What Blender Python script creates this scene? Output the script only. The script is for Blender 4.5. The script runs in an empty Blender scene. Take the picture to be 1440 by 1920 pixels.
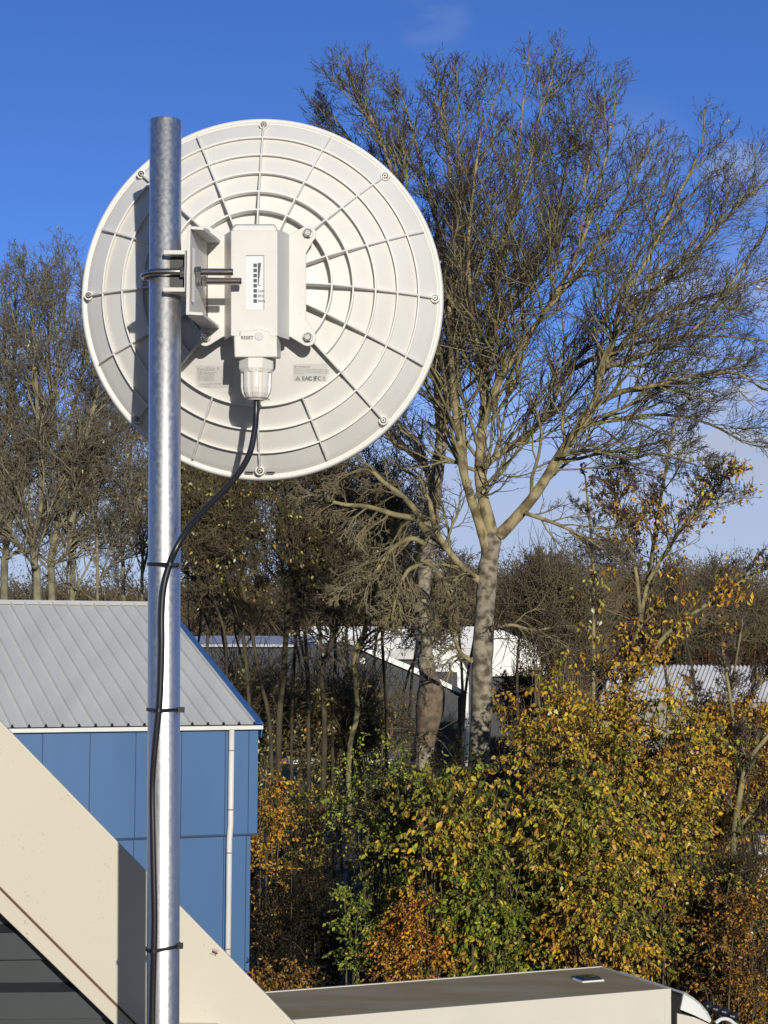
import bpy, bmesh, math, random
import numpy as np
from mathutils import Vector, Matrix, noise

# ------------------------------------------------------------------ camera / light
F = 3500.0                      # focal length in photo pixels (1440 wide)
CAMZ = 8.0
PITCH = math.radians(3.6)
ROLL = math.radians(0.40)
C = bpy.context.scene.collection

cam_d = bpy.data.cameras.new('camera')
cam = bpy.data.objects.new('camera', cam_d)
C.objects.link(cam)
cam_d.sensor_fit = 'HORIZONTAL'
cam_d.sensor_width = 36.0
cam_d.lens = 36.0 * F / 1440.0
cam_d.clip_start = 0.05
cam_d.clip_end = 3000
CAMR = Matrix.Rotation(math.radians(90) + PITCH, 3, 'X') @ Matrix.Rotation(ROLL, 3, 'Z')
cam.matrix_world = Matrix.Translation((0, 0, CAMZ)) @ CAMR.to_4x4()
bpy.context.scene.camera = cam

SUN_AZ = math.radians(13.0)     # to the right of straight behind the camera
SUN_EL = math.radians(12.0)
sun_vec = Vector((math.sin(SUN_AZ) * math.cos(SUN_EL), -math.cos(SUN_AZ) * math.cos(SUN_EL), math.sin(SUN_EL)))
sun_d = bpy.data.lights.new('sun', 'SUN')
sun_d.energy = 3.5
sun_d.angle = math.radians(0.5)
sun_d.color = (1.0, 0.945, 0.845)
sun = bpy.data.objects.new('sun', sun_d)
C.objects.link(sun)
sun.rotation_euler = sun_vec.to_track_quat('Z', 'Y').to_euler()
sun.location = (0, 0, 60)

world = bpy.data.worlds.new('World')
bpy.context.scene.world = world
world.use_nodes = True
wt = world.node_tree
for n in list(wt.nodes):
    wt.nodes.remove(n)


def wn(t, **kw):
    n = wt.nodes.new(t)
    for k, v in kw.items():
        setattr(n, k, v)
    return n


w_out = wn('ShaderNodeOutputWorld')
w_bg = wn('ShaderNodeBackground')
w_bg.inputs['Strength'].default_value = 0.10
w_geo = wn('ShaderNodeTexCoord')
# the winter air is very clear: read the sky a bit higher than the view direction
w_sep = wn('ShaderNodeSeparateXYZ')
w_mul = wn('ShaderNodeMath', operation='MULTIPLY_ADD')
w_mul.inputs[1].default_value = 2.6
w_mul.inputs[2].default_value = 0.10
w_com = wn('ShaderNodeCombineXYZ')
w_nor = wn('ShaderNodeVectorMath', operation='NORMALIZE')
sky = wn('ShaderNodeTexSky')
sky.sky_type = 'NISHITA'
sky.sun_disc = False
sky.sun_elevation = SUN_EL
sky.sun_rotation = math.pi - SUN_AZ
sky.air_density = 1.0
sky.dust_density = 0.2
sky.ozone_density = 2.5
w_hsv = wn('ShaderNodeHueSaturation')
w_hsv.inputs['Hue'].default_value = 0.522
w_hsv.inputs['Saturation'].default_value = 1.24
w_hsv.inputs['Value'].default_value = 2.4
# thin cloud bank low down and a few faint wisps
w_map = wn('ShaderNodeMapping')
w_map.inputs['Scale'].default_value = (3.0, 3.0, 14.0)
w_noi = wn('ShaderNodeTexNoise')
w_noi.inputs['Scale'].default_value = 1.6
w_noi.inputs['Detail'].default_value = 7.0
w_noi.inputs['Roughness'].default_value = 0.55
w_bank = wn('ShaderNodeMapRange')           # by elevation
w_bank.inputs['From Min'].default_value = 0.17
w_bank.inputs['From Max'].default_value = 0.03
w_add = wn('ShaderNodeMath', operation='MULTIPLY_ADD')
w_add.inputs[1].default_value = 0.55
w_add.inputs[2].default_value = -0.17
w_sum = wn('ShaderNodeMath', operation='MULTIPLY_ADD')
w_sum.inputs[1].default_value = 0.95
w_cl = wn('ShaderNodeMapRange')
w_cl.inputs['From Min'].default_value = 0.30
w_cl.inputs['From Max'].default_value = 0.78
w_cl.inputs['To Max'].default_value = 0.9
w_mix = wn('ShaderNodeMix', data_type='RGBA')
w_mix.inputs[7].default_value = (4.0, 4.6, 6.0, 1)
L = wt.links.new
L(w_geo.outputs['Generated'], w_sep.inputs[0])
L(w_sep.outputs['X'], w_com.inputs['X'])
L(w_sep.outputs['Y'], w_com.inputs['Y'])
L(w_sep.outputs['Z'], w_mul.inputs[0])
L(w_mul.outputs[0], w_com.inputs['Z'])
# only away from the sun: the sunward lookup is unshifted, but dimmed below
w_side = wn('ShaderNodeMapRange', interpolation_type='SMOOTHSTEP')
w_side.inputs['From Min'].default_value = -0.85
w_side.inputs['From Max'].default_value = 0.30
w_pick = wn('ShaderNodeMix', data_type='VECTOR')
L(w_sep.outputs['Y'], w_side.inputs[0])
L(w_side.outputs[0], w_pick.inputs[0])
L(w_geo.outputs['Generated'], w_pick.inputs[4])
L(w_com.outputs[0], w_pick.inputs[5])
L(w_pick.outputs[1], w_nor.inputs[0])
L(w_nor.outputs[0], sky.inputs[0])
L(sky.outputs[0], w_hsv.inputs['Color'])
L(w_geo.outputs['Generated'], w_map.inputs[0])
L(w_map.outputs[0], w_noi.inputs['Vector'])
L(w_sep.outputs['Z'], w_bank.inputs[0])
L(w_noi.outputs['Fac'], w_add.inputs[0])
L(w_bank.outputs[0], w_sum.inputs[0])
L(w_add.outputs[0], w_sum.inputs[2])
L(w_sum.outputs[0], w_cl.inputs[0])
# two small wisps of high cloud
w_prev = w_cl.outputs[0]
w_n2 = wn('ShaderNodeTexNoise')
w_n2.inputs['Scale'].default_value = 9.0
w_n2.inputs['Detail'].default_value = 8.0
w_m2 = wn('ShaderNodeMapping')
w_m2.inputs['Scale'].default_value = (1.0, 1.0, 3.2)
L(w_geo.outputs['Generated'], w_m2.inputs[0])
L(w_m2.outputs[0], w_n2.inputs['Vector'])
for (wx_, wy_, wdeg, wk) in ((815, 45, 1.3, 0.34), (1385, 345, 1.5, 0.55), (1180, 300, 2.4, 0.12), (1420, 830, 7.0, 1.6), (120, 830, 6.0, 0.6)):
    dv = (CAMR @ Vector(((wx_ - 720) / F, -(wy_ - 960) / F, -1.0))).normalized()
    w_d = wn('ShaderNodeVectorMath', operation='DOT_PRODUCT')
    w_d.inputs[1].default_value = dv
    w_r = wn('ShaderNodeMapRange', interpolation_type='SMOOTHSTEP')
    w_r.inputs['From Min'].default_value = math.cos(math.radians(wdeg))
    w_r.inputs['From Max'].default_value = math.cos(math.radians(wdeg * 0.1))
    w_q = wn('ShaderNodeMapRange')
    w_q.inputs['From Min'].default_value = 0.42
    w_q.inputs['From Max'].default_value = 0.68
    w_q.inputs['To Max'].default_value = wk
    w_x = wn('ShaderNodeMath', operation='MULTIPLY')
    w_y = wn('ShaderNodeMath', operation='MAXIMUM')
    L(w_geo.outputs['Generated'], w_d.inputs[0])
    L(w_d.outputs['Value'], w_r.inputs[0])
    L(w_n2.outputs['Fac'], w_q.inputs[0])
    L(w_r.outputs[0], w_x.inputs[0])
    L(w_q.outputs[0], w_x.inputs[1])
    L(w_prev, w_y.inputs[0])
    L(w_x.outputs[0], w_y.inputs[1])
    w_prev = w_y.outputs[0]
L(w_prev, w_mix.inputs[0])
w_hs2 = wn('ShaderNodeHueSaturation')          # unseen sunward sky dimmed to weaken the fill light
w_hs2.inputs['Saturation'].default_value = 1.05
w_hs2.inputs['Value'].default_value = 0.30
L(sky.outputs[0], w_hs2.inputs['Color'])
w_two = wn('ShaderNodeMix', data_type='RGBA')
L(w_side.outputs[0], w_two.inputs[0])
L(w_hs2.outputs[0], w_two.inputs[6])
L(w_hsv.outputs[0], w_two.inputs[7])
L(w_two.outputs[2], w_mix.inputs[6])
L(w_mix.outputs[2], w_bg.inputs['Color'])
L(w_bg.outputs[0], w_out.inputs[0])

vs = bpy.context.scene.view_settings
vs.view_transform = 'Standard'
vs.look = 'None'
vs.exposure = 0.15
vs.gamma = 1.0
bpy.context.scene.cycles.max_bounces = 6
bpy.context.scene.cycles.transparent_max_bounces = 4


# ------------------------------------------------------------------ helpers
def ray(px, py):
    return CAMR @ Vector(((px - 720) / F, -(py - 960) / F, -1.0))


def P(px, py, Y):
    d = ray(px, py)
    t = Y / d.y
    return Vector((d.x * t, Y, CAMZ + d.z * t))


def Pz(px, py, z):
    d = ray(px, py)
    t = (z - CAMZ) / d.z
    return Vector((d.x * t, d.y * t, z))


def px2m(n, Y):
    return n * Y / F


def tag(o, label=None, cat=None, group=None, kind=None):
    if label:
        o['label'] = label
    if cat:
        o['category'] = cat
    if group:
        o['group'] = group
    if kind:
        o['kind'] = kind
    return o


def thing(name, loc, label, cat, group=None):
    o = bpy.data.objects.new(name, None)
    C.objects.link(o)
    o.location = loc
    o.empty_display_size = 0.1
    return tag(o, label, cat, group)


def link(name, me, mat, parent=None, smooth=False):
    o = bpy.data.objects.new(name, me)
    C.objects.link(o)
    mats = mat if isinstance(mat, (list, tuple)) else [mat]
    for m in mats:
        me.materials.append(m)
    if smooth:
        me.polygons.foreach_set('use_smooth', [True] * len(me.polygons))
    if parent is not None:
        o.parent = parent
        o.matrix_parent_inverse = world_of(parent).inverted()
    return o


def world_of(o):
    m = Matrix.Translation(o.location)
    if o.parent is not None:
        m = world_of(o.parent) @ o.matrix_parent_inverse @ m
    return m


def mesh_bm(name, bm):
    bmesh.ops.recalc_face_normals(bm, faces=bm.faces)
    me = bpy.data.meshes.new(name)
    bm.to_mesh(me)
    bm.free()
    return me


def bevel(o, w, seg=2, ang=35):
    m = o.modifiers.new('bevel', 'BEVEL')
    m.width = w
    m.segments = seg
    m.limit_method = 'ANGLE'
    m.angle_limit = math.radians(ang)
    return o


def bm_prism(bm, pts, off):
    """closed polygon pts (Vectors) extruded by vector off"""
    a = [bm.verts.new(p) for p in pts]
    b = [bm.verts.new(Vector(p) + Vector(off)) for p in pts]
    n = len(a)
    bm.faces.new(a)
    bm.faces.new(b[::-1])
    for i in range(n):
        bm.faces.new((a[i], b[i], b[(i + 1) % n], a[(i + 1) % n]))


def bm_box(bm, x0, x1, y0, y1, z0, z1):
    bm_prism(bm, [Vector((x0, y0, z0)), Vector((x1, y0, z0)), Vector((x1, y0, z1)), Vector((x0, y0, z1))], (0, y1 - y0, 0))


def bm_tube(bm, pts, rad, n=10, cap=True):
    pts = [Vector(p) for p in pts]
    rings = []
    m = len(pts)
    up = None
    for i, p in enumerate(pts):
        t = (pts[min(i + 1, m - 1)] - pts[max(i - 1, 0)]).normalized()
        if up is None:
            up = t.orthogonal().normalized()
        up = (up - t * up.dot(t)).normalized()
        w = t.cross(up)
        r = rad[i] if isinstance(rad, (list, tuple)) else rad
        rings.append([bm.verts.new(p + (up * math.cos(2 * math.pi * k / n) + w * math.sin(2 * math.pi * k / n)) * r) for k in range(n)])
    for i in range(m - 1):
        for k in range(n):
            bm.faces.new((rings[i][k], rings[i][(k + 1) % n], rings[i + 1][(k + 1) % n], rings[i + 1][k]))
    if cap:
        bm.faces.new(rings[0][::-1])
        bm.faces.new(rings[-1])


def smooth_path(pts, sub=8):
    """Catmull-Rom through the points"""
    pts = [Vector(p) for p in pts]
    out = []
    for i in range(len(pts) - 1):
        p0 = pts[max(i - 1, 0)]
        p1, p2 = pts[i], pts[i + 1]
        p3 = pts[min(i + 2, len(pts) - 1)]
        for k in range(sub):
            t = k / sub
            out.append(0.5 * ((2 * p1) + (p2 - p0) * t + (2 * p0 - 5 * p1 + 4 * p2 - p3) * t * t + (3 * p1 - p0 - 3 * p2 + p3) * t ** 3))
    out.append(pts[-1])
    return out


def mat(name, col, rough=0.6, metal=0.0, spec=0.5):
    m = bpy.data.materials.new(name)
    m.use_nodes = True
    b = m.node_tree.nodes['Principled BSDF']
    b.inputs['Base Color'].default_value = (*col, 1)
    b.inputs['Roughness'].default_value = rough
    b.inputs['Metallic'].default_value = metal
    b.inputs['Specular IOR Level'].default_value = spec
    return m


def noise_mat(name, c1, c2, scale=4.0, rough=0.7, metal=0.0, spec=0.4, detail=6.0, stretch=(1, 1, 1), bump=0.0, lo=0.35, hi=0.65, rvar=0.0, bscale=None):
    m = mat(name, c1, rough, metal, spec)
    nt = m.node_tree
    b = nt.nodes['Principled BSDF']
    tc = nt.nodes.new('ShaderNodeTexCoord')
    mp = nt.nodes.new('ShaderNodeMapping')
    mp.inputs['Scale'].default_value = stretch
    no = nt.nodes.new('ShaderNodeTexNoise')
    no.inputs['Scale'].default_value = scale
    no.inputs['Detail'].default_value = detail
    rp = nt.nodes.new('ShaderNodeMapRange')
    rp.inputs['From Min'].default_value = lo
    rp.inputs['From Max'].default_value = hi
    mx = nt.nodes.new('ShaderNodeMix')
    mx.data_type = 'RGBA'
    mx.inputs[6].default_value = (*c1, 1)
    mx.inputs[7].default_value = (*c2, 1)
    l = nt.links.new
    l(tc.outputs['Object'], mp.inputs[0])
    l(mp.outputs[0], no.inputs['Vector'])
    l(no.outputs['Fac'], rp.inputs[0])
    l(rp.outputs[0], mx.inputs[0])
    l(mx.outputs[2], b.inputs['Base Color'])
    if rvar:
        rr = nt.nodes.new('ShaderNodeMapRange')
        rr.inputs['To Min'].default_value = rough - rvar
        rr.inputs['To Max'].default_value = rough + rvar
        l(rp.outputs[0], rr.inputs[0])
        l(rr.outputs[0], b.inputs['Roughness'])
    if bump:
        bp = nt.nodes.new('ShaderNodeBump')
        bp.inputs['Strength'].default_value = bump
        bp.inputs['Distance'].default_value = 0.02
        n2 = no
        if bscale:
            n2 = nt.nodes.new('ShaderNodeTexNoise')
            n2.inputs['Scale'].default_value = bscale
            n2.inputs['Detail'].default_value = 4
            l(mp.outputs[0], n2.inputs['Vector'])
        l(n2.outputs['Fac'], bp.inputs['Height'])
        l(bp.outputs[0], b.inputs['Normal'])
    return m


def speckle(m, col, scale, thresh):
    """small dirt specks of their own shape on a surface"""
    nt = m.node_tree
    b = nt.nodes['Principled BSDF']
    src = b.inputs['Base Color'].links[0].from_socket
    tc = nt.nodes.new('ShaderNodeTexCoord')
    vo = nt.nodes.new('ShaderNodeTexVoronoi')
    vo.inputs['Scale'].default_value = scale
    n = nt.nodes.new('ShaderNodeTexNoise')
    n.inputs['Scale'].default_value = scale * 0.12
    lt = nt.nodes.new('ShaderNodeMath')
    lt.operation = 'LESS_THAN'
    mu = nt.nodes.new('ShaderNodeMath')
    mu.operation = 'MULTIPLY'
    mu.inputs[1].default_value = thresh
    pw = nt.nodes.new('ShaderNodeMath')
    pw.operation = 'POWER'
    pw.inputs[1].default_value = 3.0
    mx = nt.nodes.new('ShaderNodeMix')
    mx.data_type = 'RGBA'
    mx.inputs[7].default_value = (*col, 1)
    l = nt.links.new
    l(tc.outputs['Object'], vo.inputs['Vector'])
    l(tc.outputs['Object'], n.inputs['Vector'])
    l(n.outputs['Fac'], pw.inputs[0])
    l(pw.outputs[0], mu.inputs[0])
    l(vo.outputs['Distance'], lt.inputs[0])
    l(mu.outputs[0], lt.inputs[1])
    fa = nt.nodes.new('ShaderNodeMath')
    fa.operation = 'MULTIPLY'
    fa.inputs[1].default_value = 0.6
    l(lt.outputs[0], fa.inputs[0])
    l(fa.outputs[0], mx.inputs[0])
    l(src, mx.inputs[6])
    l(mx.outputs[2], b.inputs['Base Color'])
    return m


M = {}
M['plastic'] = speckle(noise_mat('ivory_plastic', (0.72, 0.71, 0.68), (0.685, 0.67, 0.635), 9, 0.42, bump=0.0), (0.30, 0.27, 0.22), 260, 0.35)
M['plastic_dirty'] = speckle(noise_mat('housing_plastic', (0.625, 0.61, 0.575), (0.66, 0.645, 0.61), 25, 0.45), (0.30, 0.26, 0.2), 420, 0.42)
M['gland'] = noise_mat('gland_plastic', (0.70, 0.685, 0.64), (0.66, 0.64, 0.59), 60, 0.4)
M['label'] = mat('paper_label', (0.72, 0.72, 0.70), 0.35)
M['label_grey'] = mat('printed_label', (0.60, 0.595, 0.565), 0.4)
M['status'] = mat('status_film', (0.70, 0.74, 0.76), 0.25)
M['ink'] = mat('grey_ink', (0.07, 0.07, 0.075), 0.6)
M['ink_light'] = mat('recess_shade_grey', (0.30, 0.30, 0.29), 0.6)
M['steel'] = mat('stainless_steel', (0.50, 0.47, 0.44), 0.2, 1.0)
M['steel_dark'] = mat('threaded_steel', (0.50, 0.45, 0.42), 0.3, 1.0)
M['screw'] = mat('dull_screw_steel', (0.30, 0.27, 0.25), 0.35, 1.0)
M['black'] = mat('black_plastic', (0.012, 0.012, 0.014), 0.38)
M['rubber'] = mat('cable_rubber', (0.016, 0.016, 0.02), 0.33)
M['reset'] = mat('grey_button', (0.55, 0.56, 0.56), 0.5)
M['cream'] = speckle(noise_mat('cream_coated_steel', (0.58, 0.535, 0.43), (0.61, 0.565, 0.46), 3, 0.38, lo=0.3, hi=0.7), (0.28, 0.23, 0.16), 190, 0.5)
M['groove'] = mat('rusty_joint', (0.13, 0.06, 0.035), 0.8)
M['anthracite'] = noise_mat('anthracite_cladding', (0.036, 0.042, 0.046), (0.048, 0.054, 0.058), 6, 0.5)
M['black_gap'] = mat('dark_recess', (0.01, 0.009, 0.009), 0.9)
M['blue'] = noise_mat('blue_cladding', (0.045, 0.118, 0.268), (0.062, 0.148, 0.312), 0.9, 0.5, stretch=(1, 1, 0.25), lo=0.25, hi=0.75)
M['blue_dark'] = mat('blue_joint_shade', (0.02, 0.05, 0.12), 0.7)
M['blue_trim'] = noise_mat('blue_trim', (0.045, 0.125, 0.32), (0.052, 0.14, 0.34), 2, 0.4)
M['roof_grey'] = noise_mat('grey_roof_sheet', (0.60, 0.60, 0.55), (0.68, 0.68, 0.63), 0.9, 0.75, stretch=(2.5, 0.35, 0.35), lo=0.3, hi=0.7)
M['white'] = noise_mat('white_coating', (0.74, 0.73, 0.70), (0.68, 0.67, 0.64), 1.2, 0.5)
M['white_roof'] = noise_mat('white_roof', (0.84, 0.84, 0.81), (0.78, 0.78, 0.75), 0.5, 0.5)
M['hall_wall'] = noise_mat('grey_white_cladding', (0.50, 0.50, 0.50), (0.58, 0.58, 0.57), 0.8, 0.6)
M['slate'] = noise_mat('dark_wall_cladding', (0.030, 0.034, 0.042), (0.04, 0.045, 0.055), 0.6, 0.6)
M['pale_blue_roof'] = noise_mat('pale_blue_roof', (0.46, 0.47, 0.50), (0.50, 0.51, 0.54), 0.4, 0.9, spec=0.05)
M['shed_roof'] = noise_mat('corrugated_roof', (0.50, 0.50, 0.49), (0.60, 0.59, 0.58), 0.5, 0.6)
M['truck_side'] = noise_mat('cream_truck_panel', (0.60, 0.565, 0.49), (0.63, 0.595, 0.515), 1.2, 0.35)
M['truck_roof'] = noise_mat('mossy_truck_roof', (0.38, 0.28, 0.13), (0.50, 0.41, 0.25), 1.1, 1.0, spec=0.05, stretch=(0.6, 2.0, 1), lo=0.3, hi=0.7, detail=9)
M['truck_white'] = noise_mat('white_fairing', (0.66, 0.68, 0.67), (0.72, 0.74, 0.73), 2, 0.3)
M['glass_dark'] = mat('dark_glass', (0.02, 0.025, 0.03), 0.1)
M['soil'] = noise_mat('leaf_litter', (0.05, 0.032, 0.016), (0.12, 0.07, 0.028), 1.5, 0.9, bump=0.6, detail=10)
M['lawn'] = noise_mat('lawn_grass', (0.05, 0.085, 0.02), (0.08, 0.11, 0.03), 1.2, 0.9)
M['asphalt'] = noise_mat('asphalt', (0.05, 0.05, 0.05), (0.07, 0.07, 0.068), 1.5, 0.9)
M['concrete'] = noise_mat('concrete', (0.33, 0.31, 0.27), (0.25, 0.235, 0.20), 2, 0.85)
M['yellow'] = mat('yellow_paint', (0.62, 0.36, 0.03), 0.5)
M['car_white'] = mat('white_car_paint', (0.75, 0.75, 0.75), 0.2)
M['car_blue'] = mat('blue_car_paint', (0.04, 0.12, 0.33), 0.2)
M['fly'] = mat('brown_chitin', (0.10, 0.035, 0.015), 0.35)
M['wing'] = mat('insect_wing', (0.45, 0.40, 0.36), 0.2)

# galvanised tube: spangled zinc
m = mat('galvanised_steel', (0.42, 0.46, 0.50), 0.36, 1.0)
nt = m.node_tree
b = nt.nodes['Principled BSDF']
tc = nt.nodes.new('ShaderNodeTexCoord')
mp = nt.nodes.new('ShaderNodeMapping')
mp.inputs['Scale'].default_value = (1, 1, 0.8)
no = nt.nodes.new('ShaderNodeTexNoise')
no.inputs['Scale'].default_value = 260
no.inputs['Detail'].default_value = 5
no2 = nt.nodes.new('ShaderNodeTexNoise')
no2.inputs['Scale'].default_value = 240
no2.inputs['Detail'].default_value = 8
ad = nt.nodes.new('ShaderNodeMath')
ad.operation = 'ADD'
rr = nt.nodes.new('ShaderNodeMapRange')
rr.inputs['From Min'].default_value = 0.75
rr.inputs['From Max'].default_value = 1.25
rr.inputs['To Min'].default_value = 0.40
rr.inputs['To Max'].default_value = 0.50
cr = nt.nodes.new('ShaderNodeMix')
cr.data_type = 'RGBA'
cr.inputs[6].default_value = (0.56, 0.565, 0.57, 1)
cr.inputs[7].default_value = (0.62, 0.625, 0.63, 1)
cf = nt.nodes.new('ShaderNodeMapRange')
cf.inputs['From Min'].default_value = 0.75
cf.inputs['From Max'].default_value = 1.25
bp = nt.nodes.new('ShaderNodeBump')
bp.inputs['Strength'].default_value = 0.07
bp.inputs['Distance'].default_value = 0.0006
l = nt.links.new
l(tc.outputs['Object'], mp.inputs[0])
l(mp.outputs[0], no.inputs['Vector'])
l(mp.outputs[0], no2.inputs['Vector'])
l(no.outputs['Fac'], ad.inputs[0])
l(no2.outputs['Fac'], ad.inputs[1])
l(ad.outputs[0], rr.inputs[0])
l(ad.outputs[0], cf.inputs[0])
l(cf.outputs[0], cr.inputs[0])
l(cr.outputs[2], b.inputs['Base Color'])
l(rr.outputs[0], b.inputs['Roughness'])
l(no.outputs['Fac'], bp.inputs['Height'])
l(bp.outputs[0], b.inputs['Normal'])
M['galv'] = m

M['bark'] = noise_mat('pale_bark', (0.33, 0.275, 0.15), (0.13, 0.10, 0.05), 5.0, 0.9, stretch=(1, 1, 0.8), bump=1.0, lo=0.44, hi=0.60, detail=9)
M['bark_trunk'] = noise_mat('trunk_bark', (0.30, 0.265, 0.195), (0.085, 0.07, 0.05), 6.0, 0.9, stretch=(1, 1, 1.1), bump=1.0, lo=0.42, hi=0.62, detail=12)
M['bark_green'] = noise_mat('algae_bark', (0.29, 0.255, 0.12), (0.14, 0.12, 0.065), 3.5, 0.9, bump=0.4, detail=9)
M['bark_grey'] = noise_mat('grey_olive_bark', (0.29, 0.26, 0.17), (0.13, 0.115, 0.08), 3.5, 0.9, bump=0.4, detail=9)
M['bark_dark'] = noise_mat('dark_bark', (0.085, 0.07, 0.04), (0.04, 0.032, 0.02), 2.5, 0.9, detail=8)
M['twig_grey'] = noise_mat('grey_twig_bark', (0.22, 0.19, 0.13), (0.13, 0.11, 0.08), 0.8, 0.9)
M['twig_gap_dark'] = noise_mat('shoot_bark', (0.075, 0.055, 0.035), (0.035, 0.026, 0.018), 1.5, 0.9)  # shoots coloured dark so gaps between leaves read as shade
M['shade_twig'] = noise_mat('shade_twig_bark', (0.030, 0.021, 0.013), (0.012, 0.009, 0.006), 1.5, 0.9)  # near-black twigs: the shade of hollow and gaps is in the colour
M['bush_stem'] = noise_mat('bush_stem_bark', (0.15, 0.125, 0.065), (0.06, 0.048, 0.03), 3.0, 0.9)
M['twig'] = noise_mat('twig_bark', (0.10, 0.075, 0.066), (0.06, 0.045, 0.042), 0.8, 0.8)
M['twig_olive'] = noise_mat('olive_twig_bark', (0.19, 0.155, 0.08), (0.11, 0.085, 0.05), 0.8, 0.85)
M['twig_pale'] = noise_mat('pale_twig_bark', (0.24, 0.205, 0.12), (0.15, 0.12, 0.07), 0.8, 0.85)
M['twig_brown'] = noise_mat('brown_twig_bark', (0.22, 0.17, 0.10), (0.13, 0.095, 0.06), 0.3, 0.9)

m = bpy.data.materials.new('autumn_leaves')
m.use_nodes = True
nt = m.node_tree
b = nt.nodes['Principled BSDF']
at = nt.nodes.new('ShaderNodeAttribute')
at.attribute_name = 'leaf_colour'
b.inputs['Roughness'].default_value = 0.55
b.inputs['Specular IOR Level'].default_value = 0.22
tr = nt.nodes.new('ShaderNodeBsdfTranslucent')
ms = nt.nodes.new('ShaderNodeMixShader')
ms.inputs[0].default_value = 0.32
nt.links.new(at.outputs['Color'], b.inputs['Base Color'])
nt.links.new(at.outputs['Color'], tr.inputs['Color'])
nt.links.new(b.outputs[0], ms.inputs[1])
nt.links.new(tr.outputs[0], ms.inputs[2])
nt.links.new(ms.outputs[0], nt.nodes['Material Output'].inputs[0])
M['leaf'] = m


# ------------------------------------------------------------------ vectorised meshes
def np_mesh(name, verts, faces_flat, sizes, mat_idx=None, smooth=False):
    me = bpy.data.meshes.new(name)
    me.vertices.add(len(verts))
    me.vertices.foreach_set('co', np.asarray(verts, np.float32).ravel())
    me.loops.add(len(faces_flat))
    me.loops.foreach_set('vertex_index', np.asarray(faces_flat, np.int32))
    me.polygons.add(len(sizes))
    starts = np.concatenate(([0], np.cumsum(sizes)[:-1])).astype(np.int32)
    me.polygons.foreach_set('loop_start', starts)
    me.polygons.foreach_set('loop_total', np.asarray(sizes, np.int32))
    if mat_idx is not None:
        me.polygons.foreach_set('material_index', np.asarray(mat_idx, np.int32))
    me.polygons.foreach_set('use_smooth', [smooth] * len(sizes))
    me.update(calc_edges=True)
    return me


def tubes_mesh(name, paths, smooth=True):
    """paths: list of (pts list, radii list, sides, material index)"""
    groups = {}
    for p in paths:
        groups.setdefault((len(p[0]), p[2]), []).append(p)
    V, Fc, S, MI = [], [], [], []
    base = 0
    for (n, k), ps in groups.items():
        A = np.array([[tuple(q) for q in p[0]] for p in ps], np.float64)     # B,n,3
        R = np.array([p[1] for p in ps], np.float64)                          # B,n
        B = len(ps)
        T = np.zeros_like(A)
        T[:, 1:-1] = A[:, 2:] - A[:, :-2]
        T[:, 0] = A[:, 1] - A[:, 0]
        T[:, -1] = A[:, -1] - A[:, -2]
        T /= np.linalg.norm(T, axis=2, keepdims=True) + 1e-12
        ref = np.array([0.31, 0.93, 0.17])
        U = np.cross(T, ref)
        U /= np.linalg.norm(U, axis=2, keepdims=True) + 1e-12
        W = np.cross(T, U)
        ang = np.arange(k) * 2 * math.pi / k
        ring = A[:, :, None, :] + R[:, :, None, None] * (U[:, :, None, :] * np.cos(ang)[None, None, :, None] + W[:, :, None, :] * np.sin(ang)[None, None, :, None])
        V.append(ring.reshape(-1, 3))
        idx = base + np.arange(B * n * k).reshape(B, n, k)
        a = idx[:, :-1, :]
        b_ = np.roll(idx, -1, axis=2)[:, :-1, :]
        c = np.roll(idx, -1, axis=2)[:, 1:, :]
        d = idx[:, 1:, :]
        q = np.stack([a, b_, c, d], axis=-1).reshape(-1, 4)
        Fc.append(q.ravel())
        S.append(np.full(len(q), 4))
        MI.append(np.repeat(np.array([p[3] for p in ps]), (n - 1) * k))
        base += B * n * k
    return np_mesh(name, np.concatenate(V), np.concatenate(Fc), np.concatenate(S), np.concatenate(MI), smooth)


def leaves_mesh(name, pos, axis, normal, length, width, col):
    """ovate folded leaves, six vertices each"""
    N = len(pos)
    axis = axis / (np.linalg.norm(axis, axis=1, keepdims=True) + 1e-9)
    s = np.cross(axis, normal)
    s /= np.linalg.norm(s, axis=1, keepdims=True) + 1e-9
    n = np.cross(s, axis)
    Lh = length[:, None]
    Wd = width[:, None]
    v = np.empty((N, 6, 3))
    v[:, 0] = pos
    v[:, 1] = pos + axis * Lh * 0.32 + s * Wd * 0.5 + n * Wd * 0.16
    v[:, 2] = pos + axis * Lh * 0.70 + s * Wd * 0.36 + n * Wd * 0.10 - n * Lh * 0.05
    v[:, 3] = pos + axis * Lh - n * Lh * 0.12
    v[:, 4] = pos + axis * Lh * 0.70 - s * Wd * 0.36 + n * Wd * 0.10 - n * Lh * 0.05
    v[:, 5] = pos + axis * Lh * 0.32 - s * Wd * 0.5 + n * Wd * 0.16
    i0 = np.arange(N)[:, None] * 6
    f = np.concatenate([i0 + np.array([[0, 1, 2, 3]]), i0 + np.array([[0, 3, 4, 5]])], axis=1)
    me = np_mesh(name, v.reshape(-1, 3), f.ravel(), np.full(2 * N, 4))
    a = me.attributes.new('leaf_colour', 'FLOAT_COLOR', 'POINT')
    cc = np.ones((N, 6, 4), np.float32)
    cc[:, :, :3] = col[:, None, :]
    a.data.foreach_set('color', cc.ravel())
    return me


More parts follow.
